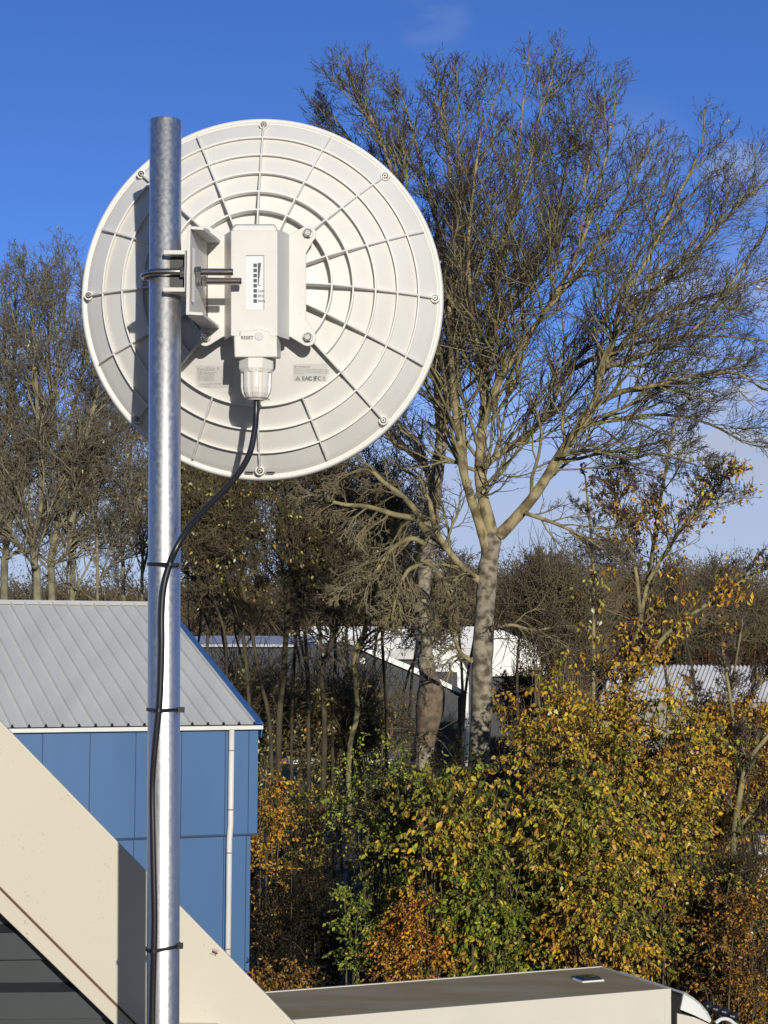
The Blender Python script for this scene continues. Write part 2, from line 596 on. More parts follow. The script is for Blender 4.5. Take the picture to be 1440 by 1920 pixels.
PAL = {  # rare pale entries: leaf undersides and painted glossy glints
    'gold':   [((0.42, 0.24, 0.025), 5), ((0.50, 0.31, 0.04), 3), ((0.33, 0.15, 0.018), 3), ((0.22, 0.20, 0.03), 2), ((0.12, 0.055, 0.015), 2), ((0.55, 0.45, 0.2), 0.4)],
    'orange': [((0.42, 0.19, 0.02), 5), ((0.46, 0.26, 0.03), 4), ((0.30, 0.11, 0.015), 3), ((0.14, 0.05, 0.012), 2), ((0.55, 0.42, 0.18), 0.3)],
    'lime':   [((0.17, 0.21, 0.03), 5), ((0.22, 0.24, 0.04), 3), ((0.10, 0.14, 0.02), 4), ((0.30, 0.26, 0.04), 1.5), ((0.07, 0.09, 0.02), 2)],
    'olive':  [((0.17, 0.18, 0.025), 4), ((0.25, 0.23, 0.03), 3), ((0.36, 0.24, 0.035), 2.2), ((0.09, 0.10, 0.02), 4), ((0.40, 0.21, 0.04), 1), ((0.05, 0.06, 0.015), 2)],
    'mixed':  [((0.42, 0.28, 0.022), 5), ((0.25, 0.24, 0.025), 4), ((0.40, 0.22, 0.03), 3), ((0.13, 0.14, 0.03), 3), ((0.44, 0.27, 0.10), 1.2), ((0.11, 0.055, 0.02), 2), ((0.5, 0.42, 0.24), 0.3)],
    'green':  [((0.105, 0.135, 0.012), 5), ((0.155, 0.18, 0.018), 3), ((0.05, 0.08, 0.012), 4), ((0.21, 0.23, 0.04), 1.8), ((0.33, 0.25, 0.04), 0.8)],
    'brown':  [((0.25, 0.115, 0.02), 4), ((0.36, 0.18, 0.025), 4), ((0.11, 0.055, 0.017), 3), ((0.36, 0.22, 0.04), 1.5), ((0.15, 0.13, 0.03), 1), ((0.55, 0.45, 0.28), 0.35)],
    'dark':   [((0.020, 0.026, 0.010), 5), ((0.030, 0.020, 0.010), 4), ((0.045, 0.050, 0.016), 2), ((0.14, 0.085, 0.02), 0.5)],  # near-black leaves that stand for shade in gaps and hollow
    'dry':    [((0.12, 0.085, 0.045), 5), ((0.15, 0.11, 0.06), 3), ((0.125, 0.115, 0.05), 3), ((0.22, 0.14, 0.05), 0.8)],
    'rust':   [((0.12, 0.045, 0.018), 5), ((0.17, 0.06, 0.02), 3), ((0.07, 0.03, 0.015), 3)],
    'speck':  [((0.30, 0.26, 0.07), 3), ((0.22, 0.20, 0.05), 3), ((0.50, 0.45, 0.28), 1), ((0.26, 0.14, 0.03), 2)],
    'white':  [((0.75, 0.73, 0.66), 4), ((0.55, 0.48, 0.35), 1)],  # near-white, for painted leaf glints
}


def pick_cols(rs, pal, n):
    ent = PAL[pal]
    w = np.array([e[1] for e in ent], float)
    c = np.array([e[0] for e in ent], float)
    i = rs.choice(len(ent), n, p=w / w.sum())
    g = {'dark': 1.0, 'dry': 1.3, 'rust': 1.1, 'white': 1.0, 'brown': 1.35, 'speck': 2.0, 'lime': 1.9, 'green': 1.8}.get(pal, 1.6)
    return g * c[i] * rs.uniform(0.75, 1.22, (n, 1)) * rs.uniform(0.93, 1.07, (n, 3))


def foliage(rs, centres, spread, per, leaf, pal, droop=0.6, face=0.5):
    """sprays of leaves round the given centres"""
    K = len(centres)
    N = K * per
    c = np.repeat(np.asarray(centres), per, axis=0)
    pos = c + rs.normal(0, 1, (N, 3)) * np.array([1.0, 1.0, 0.8]) * spread
    ax = rs.normal(0, 1, (N, 3)) * 0.55
    ax[:, 2] -= droop * 1.3
    nm = rs.normal(0, 1, (N, 3)) * 0.75
    nm += np.array([0.15, -1.0, 0.45]) * face
    ln = leaf * rs.uniform(0.6, 1.25, N)
    wd = ln * rs.uniform(0.42, 0.66, N)
    col = pick_cols(rs, pal, N)
    # neighbouring leaves on one spray share a drift in colour
    col *= np.repeat(rs.uniform(0.72, 1.25, (K, 1)), per, axis=0)
    return pos, ax, nm, ln, wd, np.clip(col, 0.004, 0.85)


# ------------------------------------------------------------------ ground
def sheet(name, x0, x1, y0, y1, z, m, kind='structure'):
    bm = bmesh.new()
    bm.faces.new([bm.verts.new(v) for v in ((x0, y0, z), (x1, y0, z), (x1, y1, z), (x0, y1, z))])
    return tag(link(name, mesh_bm(name, bm), m), kind=kind)


sheet('ground', -1500, 1500, -200, 2500, 0.0, M['soil'])
sheet('lawn', -12, 14, 84, 113, 0.006, M['lawn'])
sheet('yard', -14, 9, -6, 29.0, 0.004, M['asphalt'])
sheet('road', 9.5, 40, 64, 76, 0.010, M['asphalt'])

# ------------------------------------------------------------------ pole
YP = 1.912
RP = px2m(60.5, YP) / 2
pt = P(310.5, 226, YP)
pb0 = P(305.5, 1905, YP)
pdir = (pb0 - pt).normalized()


def pole_c(py):
    a = ray(305, py)
    # height on the axis for an image row
    t = YP / a.y
    z = CAMZ + a.z * t
    s = (z - pt.z) / pdir.z
    return pt + pdir * s


pole_low = pole_c(2700)
pole = thing('mast_pole', pole_low, 'galvanised steel tube pole standing upright in front of the white dish', 'pole')
bm = bmesh.new()
NS = 64
rings = []
for (c, r) in ((pole_low, RP), (pt - pdir * -0.0006, RP), (pt, RP - 0.0005), (pt, RP - 0.003), (pt + pdir * 0.25, RP - 0.003)):
    rings.append([bm.verts.new(c + Vector((math.cos(2 * math.pi * k / NS) * r, math.sin(2 * math.pi * k / NS) * r, 0))) for k in range(NS)])
for i in range(len(rings) - 1):
    for k in range(NS):
        bm.faces.new((rings[i][k], rings[i][(k + 1) % NS], rings[i + 1][(k + 1) % NS], rings[i + 1][k]))
me = mesh_bm('tube', bm)
o = link('tube', me, M['galv'], pole, smooth=True)
o.modifiers.new('es', 'EDGE_SPLIT').split_angle = math.radians(40)
# wall bracket below the picture that carries the pole
for py in (2080, 2560):
    c = pole_c(py)
    bm = bmesh.new()
    bm_box(bm, c.x - 0.03, c.x + 0.03, c.y + RP - 0.001, 2.262, c.z - 0.02, c.z + 0.02)
    bm_box(bm, c.x - 0.05, c.x + 0.05, 2.255, 2.262, c.z - 0.05, c.z + 0.05)
    bevel(link('wall_bracket', mesh_bm('wall_bracket', bm), M['galv'], pole), 0.003)

# ------------------------------------------------------------------ dish antenna
YR = 2.095
DC = P(492, 559.5, YR)
R0 = 0.404 / 2
DEP = 0.088


def surf(r):
    return DEP * (1 - (r / R0) ** 2)


def dpt(x, z, h):
    return Vector((DC.x + x * 1.014, DC.y - h, DC.z + z * 1.022))


def hub(px, py, h):
    return P(px, py, YR - h)


dish = thing('dish_antenna', DC, 'round ivory dish antenna seen from behind, ribbed like a web, clamped to the steel pole', 'antenna')
# reflector shell: outer rim, ledge, paraboloid, inner front face
prof = [(0.1985, -0.016), (0.2022, -0.014), (0.2026, -0.004), (0.2016, 0.0012), (0.1995, 0.0022), (0.1972, 0.0014), (0.1962, -0.0006)]
prof += [(r, surf(r) - 0.004 * max(0, (r - 0.17) / 0.026)) for r in np.linspace(0.1955, 0.0, 34)]
bm = bmesh.new()
NA = 160
cols = []
for (r, h) in prof:
    if r < 1e-6:
        cols.append([bm.verts.new(dpt(0, 0, h))])
    else:
        cols.append([bm.verts.new(dpt(r * math.cos(2 * math.pi * k / NA), r * math.sin(2 * math.pi * k / NA), h)) for k in range(NA)])
for i in range(len(cols) - 1):
    for k in range(NA):
        if len(cols[i + 1]) == 1:
            bm.faces.new((cols[i][k], cols[i][(k + 1) % NA], cols[i + 1][0]))
        else:
            bm.faces.new((cols[i][k], cols[i][(k + 1) % NA], cols[i + 1][(k + 1) % NA], cols[i + 1][k]))
front = [bm.verts.new(dpt(0.1985 * math.cos(2 * math.pi * k / NA), 0.1985 * math.sin(2 * math.pi * k / NA), -0.0165)) for k in range(NA)]
for k in range(NA):
    bm.faces.new((cols[0][(k + 1) % NA], cols[0][k], front[k], front[(k + 1) % NA]))
bm.faces.new(front)
link('reflector', mesh_bm('reflector', bm), M['plastic'], dish, smooth=True)
RINGS = [0.1743, 0.1507, 0.1268, 0.1027, 0.0800]


def prot(r):
    t = min(max((0.135 - r) / 0.06, 0), 1)
    return 0.0044 + 0.0026 * min(max((0.19 - r) / 0.06, 0), 1) + 0.0095 * t


bm = bmesh.new()
TH = 0.00095
for i, r in enumerate(RINGS):
    a0, a1 = 0.0, 360.0
    if i >= 3:
        a0, a1 = -45.0, 225.0
    n = int((a1 - a0) / 3)
    prev = None
    for k in range(n + 1):
        a = math.radians(a0 + (a1 - a0) * k / n)
        ca, sa = math.cos(a), math.sin(a)
        base = surf(r) - 0.004
        top = surf(r) + prot(r)
        q = [bm.verts.new(dpt((r + TH * s * w) * ca, (r + TH * s * w) * sa, h)) for (s, h, w) in ((1, base, 1.25), (1, top, 0.85), (-1, top, 0.85), (-1, base, 1.25))]
        if prev:
            for j in range(4):
                bm.faces.new((prev[j], prev[(j + 1) % 4], q[(j + 1) % 4], q[j]))
        prev = q
for k in range(16):
    a = math.radians(22.5 * k)
    deg = 22.5 * k
    ca, sa = math.cos(a), math.sin(a)
    low = 225 < deg < 315
    r_in = RINGS[2] if low else 0.045
    r_out = 0.1945 if k % 2 else 0.1905
    prev = None
    for r in np.linspace(r_out, r_in, 14):
        base = surf(r) - 0.005
        top = surf(r) + prot(r) * (1.0 if r < 0.185 else 0.7) + 0.0004
        if 225 <= deg <= 315 and r < RINGS[2]:
            top = surf(r) + 0.012
        q = [bm.verts.new(dpt(r * ca - s * TH * w * sa, r * sa + s * TH * w * ca, h)) for (s, h, w) in ((1, base, 1.25), (1, top, 0.85), (-1, top, 0.85), (-1, base, 1.25))]
        if prev:
            for j in range(4):
                bm.faces.new((prev[j], prev[(j + 1) % 4], q[(j + 1) % 4], q[j]))
        else:
            bm.faces.new(q)
        prev = q
    bm.faces.new(prev[::-1])
link('rib_grid', mesh_bm('rib_grid', bm), M['plastic'], dish)


def disc(bm, c, r, h, n=20, r2=None):
    """cylinder with axis along -Y (towards the camera), c is its far centre"""
    r2 = r if r2 is None else r2
    a = [bm.verts.new((c.x + r * math.cos(2 * math.pi * k / n), c.y, c.z + r * math.sin(2 * math.pi * k / n))) for k in range(n)]
    b_ = [bm.verts.new((c.x + r2 * math.cos(2 * math.pi * k / n), c.y - h, c.z + r2 * math.sin(2 * math.pi * k / n))) for k in range(n)]
    bm.faces.new(a[::-1])
    bm.faces.new(b_)
    for k in range(n):
        bm.faces.new((a[k], a[(k + 1) % n], b_[(k + 1) % n], b_[k]))


for k in range(8):
    a = math.radians(45 * k)
    c = dpt(0.1925 * math.cos(a), 0.1925 * math.sin(a), surf(0.1925) - 0.007)
    bm = bmesh.new()
    disc(bm, c, 0.0056, 0.0105, 24, 0.0050)
    boss = link('screw_boss', mesh_bm('screw_boss', bm), M['plastic'], dish)
    bm = bmesh.new()
    c2 = c - Vector((0, 0.0105, 0))
    disc(bm, c2, 0.0036, 0.0010, 24, 0.0022)
    sc = link('screw', mesh_bm('screw', bm), M['screw'], boss)
    bm = bmesh.new()
    disc(bm, c2 - Vector((0, 0.0013, 0)), 0.0015, 0.0003, 6)
    # the dark drive hole is part of the screw's own mesh
    o2 = link('screw_socket', mesh_bm('screw_socket', bm), M['ink'], boss)
    if k == 6:
        bm = bmesh.new()
        for s in (-1, 1):
            x = 0.0118 * s
            bm_box(bm, c.x + x - 0.0046, c.x + x + 0.0046, c.y - 0.0078, c.y - 0.004, c.z - 0.0006 - 0.0015, c.z + 0.0006 - 0.0015)
        link('drain_slot', mesh_bm('drain_slot', bm), M['black_gap'], dish)

# mounting plate with four ears
HPL = 0.106
zc = 535


def plate_pts():
    ears = [(577, 438), (577, 633), (385, 633), (385, 438)]
    pts = []

    def arc(cx, cy, r, a0, a1, n=9):
        for k in range(n):
            a = math.radians(a0 + (a1 - a0) * k / (n - 1))
            pts.append((cx + r * math.cos(a), cy - r * math.sin(a)))
    arc(577, 439, 16, 120, -50)
    pts.extend([(574, 474), (574, 598)])
    arc(577, 633, 16, 45, -115)
    pts.extend([(545, 632), (520, 625), (440, 625), (417, 632)])
    arc(385, 633, 16, -65, -225)
    pts.extend([(389, 598), (389, 474)])
    arc(385, 439, 16, 230, 60)
    pts.extend([(420, 440), (440, 430), (520, 430), (543, 440)])
    return pts


bm = bmesh.new()
bm_prism(bm, [hub(x, y, HPL) for (x, y) in plate_pts()], (0, 0.004, 0))
bevel(link('mounting_plate', mesh_bm('mounting_plate', bm), M['plastic_dirty'], dish), 0.0008)
bm = bmesh.new()
cpl = hub(481, 535, 0.0)
ctr = hub(481, 535, HPL)
disc(bm, Vector((ctr.x, YR - 0.06, ctr.z)), 0.046, HPL - 0.06 - 0.0041, 48)
link('hub_boss', mesh_bm('hub_boss', bm), M['plastic'], dish)
for (x, y) in ((577, 438), (577, 633), (385, 633), (385, 438)):
    c = hub(x, y, HPL)
    bm = bmesh.new()
    n = 6
    disc(bm, c + Vector((0, 0.0004, 0)), 0.0056, 0.0012, 24)
    disc(bm, c - Vector((0, 0.0008, 0)), 0.0050, 0.0042, 6)
    disc(bm, c - Vector((0, 0.0050, 0)), 0.0040, 0.0008, 20, 0.0034)
    bevel(link('bolt', mesh_bm('bolt', bm), M['steel'], dish), 0.0003, 1)

# housing: raised spine with sloping sides
HH = 0.143


def ext(bm, a, ha, b_, hb):
    va = [bm.verts.new(hub(x, y, ha)) for (x, y) in a]
    vb = [bm.verts.new(hub(x, y, hb)) for (x, y) in b_]
    n = len(a)
    bm.faces.new(va)
    bm.faces.new(vb[::-1])
    for k in range(n):
        bm.faces.new((va[k], vb[k], vb[(k + 1) % n], va[(k + 1) % n]))


bm = bmesh.new()
ext(bm, [(420.5, 441), (434, 431), (528, 431), (543, 441), (543, 638), (528, 631), (434, 631), (420.5, 638)], HPL - 0.001,
    [(433, 433), (436, 432), (516, 432), (520, 433), (520, 630), (516, 630), (436, 630), (433, 630)], HH)
bevel(link('radio_housing', mesh_bm('radio_housing', bm), M['plastic_dirty'], dish), 0.0022, 3, 20)
bm = bmesh.new()
ext(bm, [(434, 436), (434, 428), (441, 420), (514, 420), (520, 428), (520, 436)], HPL + 0.004,
    [(436, 436), (436, 428), (442, 422), (512, 422), (518, 428), (518, 436)], HH - 0.003)
bevel(link('end_cap', mesh_bm('end_cap', bm), M['plastic_dirty'], dish), 0.0012, 2)

# status label: recessed film with level marks and lettering


def quad(bm, px0, px1, py0, py1, h, th=0.0003):
    bm_prism(bm, [hub(px0, py0, h), hub(px1, py0, h), hub(px1, py1, h), hub(px0, py1, h)], (0, th, 0))


bm = bmesh.new()
quad(bm, 461, 495, 479, 581, HH + 0.0004, 0.001)
stat = link('status_label', mesh_bm('status_label', bm), M['status'], dish)
bm = bmesh.new()
quad(bm, 461, 495.5, 478, 479.6, HH + 0.0010, 0.001)
quad(bm, 494.2, 495.6, 479.6, 580, HH + 0.0010, 0.001)
link('recess_edge_shade', mesh_bm('recess_edge_shade', bm), M['ink_light'], stat)  # grey strips paint the shaded top and right edges of the recess
bm = bmesh.new()
hm = HH + 0.0007
for k in range(8):
    y = 497.5 + 9.55 * k
    x = 478.5
    quad(bm, x - 3.3, x + 3.3, y - 3.3, y + 3.3, hm)
va = [hub(483.5, 493, hm), hub(489.5, 493, hm), hub(484.6, 536, hm), hub(483.6, 536, hm)]
bm_prism(bm, va, (0, 0.0003, 0))
link('level_marks', mesh_bm('level_marks', bm), M['ink'], stat)


def text_mesh(s, size, align='LEFT', bold=0.0):
    cu = bpy.data.curves.new('lettering', 'FONT')
    cu.body = s
    cu.size = size
    cu.align_x = align
    cu.offset = bold
    cu.resolution_u = 2
    ob = bpy.data.objects.new('lettering', cu)
    C.objects.link(ob)
    dg = bpy.context.evaluated_depsgraph_get()
    me = bpy.data.meshes.new_from_object(ob.evaluated_get(dg))
    bpy.data.objects.remove(ob)
    bpy.data.curves.remove(cu)
    return me


def lettering(name, items, parent, m, fn):
    """items: (text, px, py baseline, height px, align, bold); fn maps (dx,dz in m from the pixel point, px, py) -> point"""
    V, Fs = [], []
    for (s, px, py, hpx, al, bold) in items:
        size = px2m(hpx, 1.96) / 0.72
        me = text_mesh(s, size, al, bold * size)
        b0 = len(V)
        V += [fn(v.co.x, v.co.y, px, py) for v in me.vertices]
        Fs += [[b0 + i for i in p.vertices] for p in me.polygons]
        bpy.data.meshes.remove(me)
    me = bpy.data.meshes.new(name)
    me.from_pydata([tuple(v) for v in V], [], Fs)
    return link(name, me, m, parent)


def on_plane(h):
    def fn(dx, dz, px, py):
        p = hub(px, py, h)
        return Vector((p.x + dx, p.y, p.z + dz))
    return fn


def on_shell(off):
    def fn(dx, dz, px, py):
        # the point of the paraboloid seen at that pixel
        h = DEP * 0.7
        for _ in range(6):
            p = hub(px, py, h)
            h = surf(math.hypot((p.x - DC.x) / 1.014, (p.z - DC.z) / 1.022))
        x, z = (p.x + dx - DC.x) / 1.014, (p.z + dz - DC.z) / 1.022
        return dpt(x, z, surf(math.hypot(x, z)) + off)
    return fn


lettering('status_lettering', [('+', 485.5, 537, 4.2, 'LEFT', 0.01), ('LAN', 484, 547.5, 4.4, 'LEFT', 0.01), ('ETH', 484, 557, 4.4, 'LEFT', 0.01), ('PWR', 484, 566.5, 4.4, 'LEFT', 0.01)], stat, M['ink'], on_plane(hm + 0.0003))

# cable cover with the reset button
HC = 0.1475
bm = bmesh.new()
ext(bm, [(436, 628), (451, 628), (452, 621), (472, 620), (484, 615), (496, 620), (504, 621), (505, 628), (526, 628), (527, 673), (440, 673)], HPL - 0.004,
    [(438.5, 630), (449, 629), (450, 620), (472, 619.5), (484, 615.5), (496, 619.5), (505, 620), (506.5, 629), (519, 630), (520, 670), (439.5, 670)], HC)
cov = bevel(link('cable_cover', mesh_bm('cable_cover', bm), M['gland'], dish), 0.0016, 3, 30)
bm = bmesh.new()
disc(bm, hub(485.5, 631, HC - 0.0003), 0.0046, 0.0011, 28, 0.0040)
link('reset_button', mesh_bm('reset_button', bm), M['reset'], cov, smooth=False)
lettering('reset_lettering', [('RESET', 451.5, 636, 6.4, 'LEFT', 0.022)], cov, M['ink'], on_plane(HC + 0.0003))

# cable gland: lathe with flats and flutes, axis vertical
ga = hub(481, 671, 0.128)
gz0 = hub(481, 673, 0.128).z
gz1 = hub(481, 752, 0.128).z


def gz(py):
    return hub(481, py, 0.128).z


bm = bmesh.new()
NG = 96


def gring(py, r, flute, hexed):
    vs_ = []
    for k in range(NG):
        a = 2 * math.pi * k / NG
        rr_ = r
        if hexed:
            s = (a + math.pi / 8) % (math.pi / 4) - math.pi / 8
            rr_ = r * math.cos(math.pi / 8) / math.cos(s)
        if flute:
            c_ = math.cos(9 * a + math.pi / 2 * 0 - 9 * (-math.pi / 2))
            rr_ = r * (1 - flute * (1 if c_ < -0.25 else 0))
        vs_.append(bm.verts.new((ga.x + rr_ * math.cos(a), ga.y + rr_ * math.sin(a), gz(py))))
    return vs_


sections = [gring(670, 0.0185, 0, True), gring(677, 0.0192, 0, True), gring(693, 0.0192, 0, True), gring(700, 0.0168, 0, False), gring(701, 0.0166, 0.09, False),
            gring(728, 0.0164, 0.11, False), gring(738, 0.0152, 0.09, False), gring(746, 0.0125, 0.03, False), gring(749, 0.0095, 0, False), gring(751, 0.0085, 0, False), gring(751, 0.0034, 0, False)]
for i in range(len(sections) - 1):
    for k in range(NG):
        bm.faces.new((sections[i][k], sections[i][(k + 1) % NG], sections[i + 1][(k + 1) % NG], sections[i + 1][k]))
bm.faces.new(sections[0])
bm.faces.new(sections[-1][::-1])
link('cable_gland', mesh_bm('cable_gland', bm), M['gland'], dish)


# two printed labels lying on the shell
def shell_patch(name, px0, px1, py0, py1, m, off=0.0004, n=10):
    fn = on_shell(off)
    bm = bmesh.new()
    g = [[bm.verts.new(fn(0, 0, px0 + (px1 - px0) * i / n, py0 + (py1 - py0) * j / n)) for i in range(n + 1)] for j in range(n + 1)]
    for j in range(n):
        for i in range(n):
            bm.faces.new((g[j][i], g[j][i + 1], g[j + 1][i + 1], g[j + 1][i]))
    return link(name, mesh_bm(name, bm), m, dish, smooth=True)


lab1 = shell_patch('rating_label', 368, 437, 685, 727, M['label_grey'])
lab2 = shell_patch('approval_label', 550, 614, 682, 715, M['label_grey'])
s08 = on_shell(0.0008)
rows = [('DynaDish 5', 370, 696, 6.6, 'LEFT', 0.0)]
for i, t in enumerate(['5GHz integrated antenna', 'PoE in 11-57V 802.3at', 'S/N: 5A 1C 08 7E 21', 'E01: 4C:5E:0C:1A:22', 'W01: 4C:5E:0C:1A:23']):
    rows.append((t, 372, 700.5 + 3.5 * i, 2.6, 'LEFT', 0.0))
rows += [('Protect the device with fuse', 373, 721.5, 2.8, 'LEFT', 0.0), ('max rating 2A', 373, 725.5, 2.8, 'LEFT', 0.0)]
lettering('rating_lettering', rows, lab1, M['ink_light'], s08)
rows = [('@ mikrotikls SIA', 552, 688.5, 3.2, 'LEFT', 0.01)]
for i in range(3):
    rows.append(('complies with part 15 of the rules, operation is subject to conditions', 552, 692 + 3.0 * i, 1.75, 'LEFT', 0.0))
rows.append(('made in Latvia', 552, 701.5, 2.2, 'LEFT', 0))
lettering('approval_lettering', rows, lab2, M['ink_light'], s08)
lettering('approval_marks', [('EAC', 566.5, 713, 7.6, 'LEFT', 0.008), ('C E', 577.5, 713, 7.6, 'LEFT', 0.008), ('FC', 590.5, 713, 7.6, 'LEFT', 0.012), ('x', 605.5, 710.5, 6.5, 'LEFT', 0.0), ('_', 605, 712, 7, 'LEFT', 0.02)], lab2, M['ink'], s08)
bm = bmesh.new()
tri = [(553, 713), (563.5, 713), (558.5, 704.5)]
bm.faces.new([bm.verts.new(s08(0, 0, x, y)) for (x, y) in tri])
link('warning_triangle', mesh_bm('warning_triangle', bm), M['ink_light'], lab2)
lettering('maker_lettering', [('IK', 496.5, 750.5, 8.0, 'LEFT', 0.01)], dish, M['ink'], s08)

# arm: plate standing out from the hub, with top and bottom flanges
YN = 1.872
YH = YR - HPL


def arm_pt(px, py, Y):
    return P(px, py, Y)


xa = P(356, 520, YN).x
xb = P(388, 520, YH).x
bm = bmesh.new()
zt, zbm = P(356, 424, YN).z, P(356, 590, YN).z
ztf, zbf = P(388, 450, YH).z, P(388, 616, YH).z
bm_prism(bm, [Vector((xa, YN, zt)), Vector((xa, YN, zbm)), Vector((xb, YH, zbf)), Vector((xb, YH, ztf))], (-0.0035, 0, 0))
bm_prism(bm, [Vector((xa, YN, zt)), Vector((xa + 0.013, YN + 0.004, zt)), Vector((xb + 0.014, YH, ztf)), Vector((xb, YH, ztf))], (0, 0, -0.003))
bm_prism(bm, [Vector((xa, YN, zbm)), Vector((xa + 0.013, YN + 0.004, zbm)), Vector((xb + 0.014, YH, zbf)), Vector((xb, YH, zbf))], (0, 0, 0.003))
# gusset rib on the face and a base pad on the hub
bm_prism(bm, [Vector((xa + 0.001, YN + 0.01, zt - 0.02)), Vector((xa + 0.001, YN + 0.01, zbm + 0.015)), Vector((xa + 0.0035, YN + 0.016, zbm + 0.015)), Vector((xa + 0.0035, YN + 0.016, zt - 0.02))], (0.0, 0.0015, 0))
bevel(link('mounting_arm', mesh_bm('mounting_arm', bm), M['plastic_dirty'], dish), 0.0007, 2)
# channel clamp with notched jaws against the pole
cx, cy = pole_c(510).x, YP
wx = xa - 0.0037
bm = bmesh.new()
zT, zB = P(340, 470, 1.885).z, P(340, 548, 1.885).z
bm_box(bm, wx - 0.0030, wx, cy - 0.030, cy + 0.030, zB, zT)
bm_box(bm, cx + RP - 0.001, wx - 0.003, cy + 0.012, cy + 0.015, zB + 0.0045, zT - 0.0045)  # back wall added so the web's shadow darkens the channel
for z0 in (zT - 0.0045, zB):
    pts = [(wx - 0.0030, cy - 0.030), (cx + 0.0015, cy - 0.030), (cx + 0.001, cy - 0.0205), (cx + 0.006, cy - 0.019), (cx + 0.0095, cy - 0.0145), (cx + 0.0175, cy),
           (cx + 0.0095, cy + 0.0145), (cx + 0.001, cy + 0.0205), (cx + 0.0015, cy + 0.030), (wx - 0.0030, cy + 0.030)]
    bm_prism(bm, [Vector((x, y, z0)) for (x, y) in pts], (0, 0, 0.0045))
bevel(link('pole_clamp', mesh_bm('pole_clamp', bm), M['plastic_dirty'], dish), 0.0006, 2)
bm = bmesh.new()
bm_box(bm, cx + 0.0072, wx - 0.0032, cy - 0.0165, cy + 0.0115, zB + 0.0047, zT - 0.0047)
link('clamp_shade_block', mesh_bm('clamp_shade_block', bm), M['black'], dish)  # black block added to stand for the shade inside the clamp
# U bolt round the pole, two nuts on each leg
YNR, YFR = cy - 0.0215, cy + 0.0215
zn = P(400, 510, YNR).z
zf = P(410, 527, YFR).z
ubr = px2m(13.0, 1.9) / 2
path = [P(437, 510, YNR), Vector((cx + 0.01, YNR, zn))]
path[0].z = zn
for k in range(1, 12):
    a = math.pi * k / 12
    path.append(Vector((cx - 0.0005 - 0.0215 * math.sin(a), cy - 0.0215 * math.cos(a), zn + (zf - zn) * k / 12)))
e = P(453, 527, YFR)
path += [Vector((cx + 0.01, YFR, zf)), Vector((e.x, YFR, zf))]
bm = bmesh.new()
bm_tube(bm, path, ubr, 16)
ub = link('u_bolt', mesh_bm('u_bolt', bm), M['steel_dark'], dish, smooth=True)
# thread turns
for (Y, z, xs, xe) in ((YNR, zn, P(366, 510, YNR).x, path[0].x - 0.0008), (YFR, zf, P(378, 527, YFR).x, e.x - 0.0008)):
    bm = bmesh.new()
    x = xs
    pts, rad = [], []
    i = 0
    while x < xe:
        pts.append(Vector((x, Y, z)))
        rad.append(ubr + (0.00045 if i % 2 else -0.0001))
        x += 0.0006
        i += 1
    bm_tube(bm, pts, rad, 16)
    link('thread', mesh_bm('thread', bm), M['steel_dark'], ub)


def nut(x0, x1, Y, z, r):
    bm = bmesh.new()
    for (a0, a1, n, rr_) in ((x0, x1, 6, r),):
        ra = [bm.verts.new((a0, Y + rr_ * math.cos(2 * math.pi * k / n + 0.3), z + rr_ * math.sin(2 * math.pi * k / n + 0.3))) for k in range(n)]
        rb = [bm.verts.new((a1, Y + rr_ * math.cos(2 * math.pi * k / n + 0.3), z + rr_ * math.sin(2 * math.pi * k / n + 0.3))) for k in range(n)]
        bm.faces.new(ra)
        bm.faces.new(rb[::-1])
        for k in range(n):
            bm.faces.new((ra[k], rb[k], rb[(k + 1) % n], ra[(k + 1) % n]))
    bevel(link('nut', mesh_bm('nut', bm), M['steel'], ub), 0.0004, 2)


def washer(x0, x1, Y, z, r):
    bm = bmesh.new()
    bm_tube(bm, [Vector((x0, Y, z)), Vector((x1, Y, z))], r, 24)
    link('washer', mesh_bm('washer', bm), M['steel'], ub)


for (Y, z) in ((YNR, zn), (YFR, zf)):
    nx = xa + 0.0005 + (0.0015 if Y > cy else 0)
    washer(nx - 0.0005, nx + 0.0010, Y, z, 0.0068)
    nut(nx + 0.0010, nx + 0.0040, Y, z, 0.0058)
    nut(nx + 0.0042, nx + 0.0092, Y, z, 0.0062)
    nut(wx - 0.0082, wx - 0.0032, Y, z, 0.0060)

# ------------------------------------------------------------------ cable and ties
yc = YP - RP - 0.0034


def ycab(px):
    # depth of a cable lying on the tube at image column px
    dx = (px - 308) / F * YP
    q = (RP + 0.0035) ** 2 - dx * dx
    return YP - math.sqrt(max(q, 0)) if q > 0 else YP


cp = [(480.5, 748, YR - 0.128), (480, 775, YR - 0.128), (477, 810, 1.962), (468, 850, 1.955), (448, 886, 1.945), (418, 921, 1.932), (385, 954, 1.917), (355, 988, 1.898),
      (332, 1025, 1.888), (318, 1058, 1.8895), (307, 1100, 1.889), (303, 1150, 1.889), (303, 1210, 1.889), (301, 1280, 1.890), (298, 1331, 1.891), (290, 1410, 1.894), (286, 1480, 1.897), (287, 1560, 1.896),
      (289, 1660, 1.8945), (290, 1720, 1.894), (289, 1778, 1.894), (287, 1860, 1.896), (286, 1960, 1.896), (288, 2150, 1.895), (287, 2400, 1.896)]
bm = bmesh.new()
bm_tube(bm, smooth_path([P(*c) for c in cp], 7), px2m(12.0, 1.92) / 2, 14)
tag(link('network_cable', mesh_bm('network_cable', bm), M['rubber'], smooth=True), 'black network cable hanging from the dish and running down along the steel pole', 'cable')


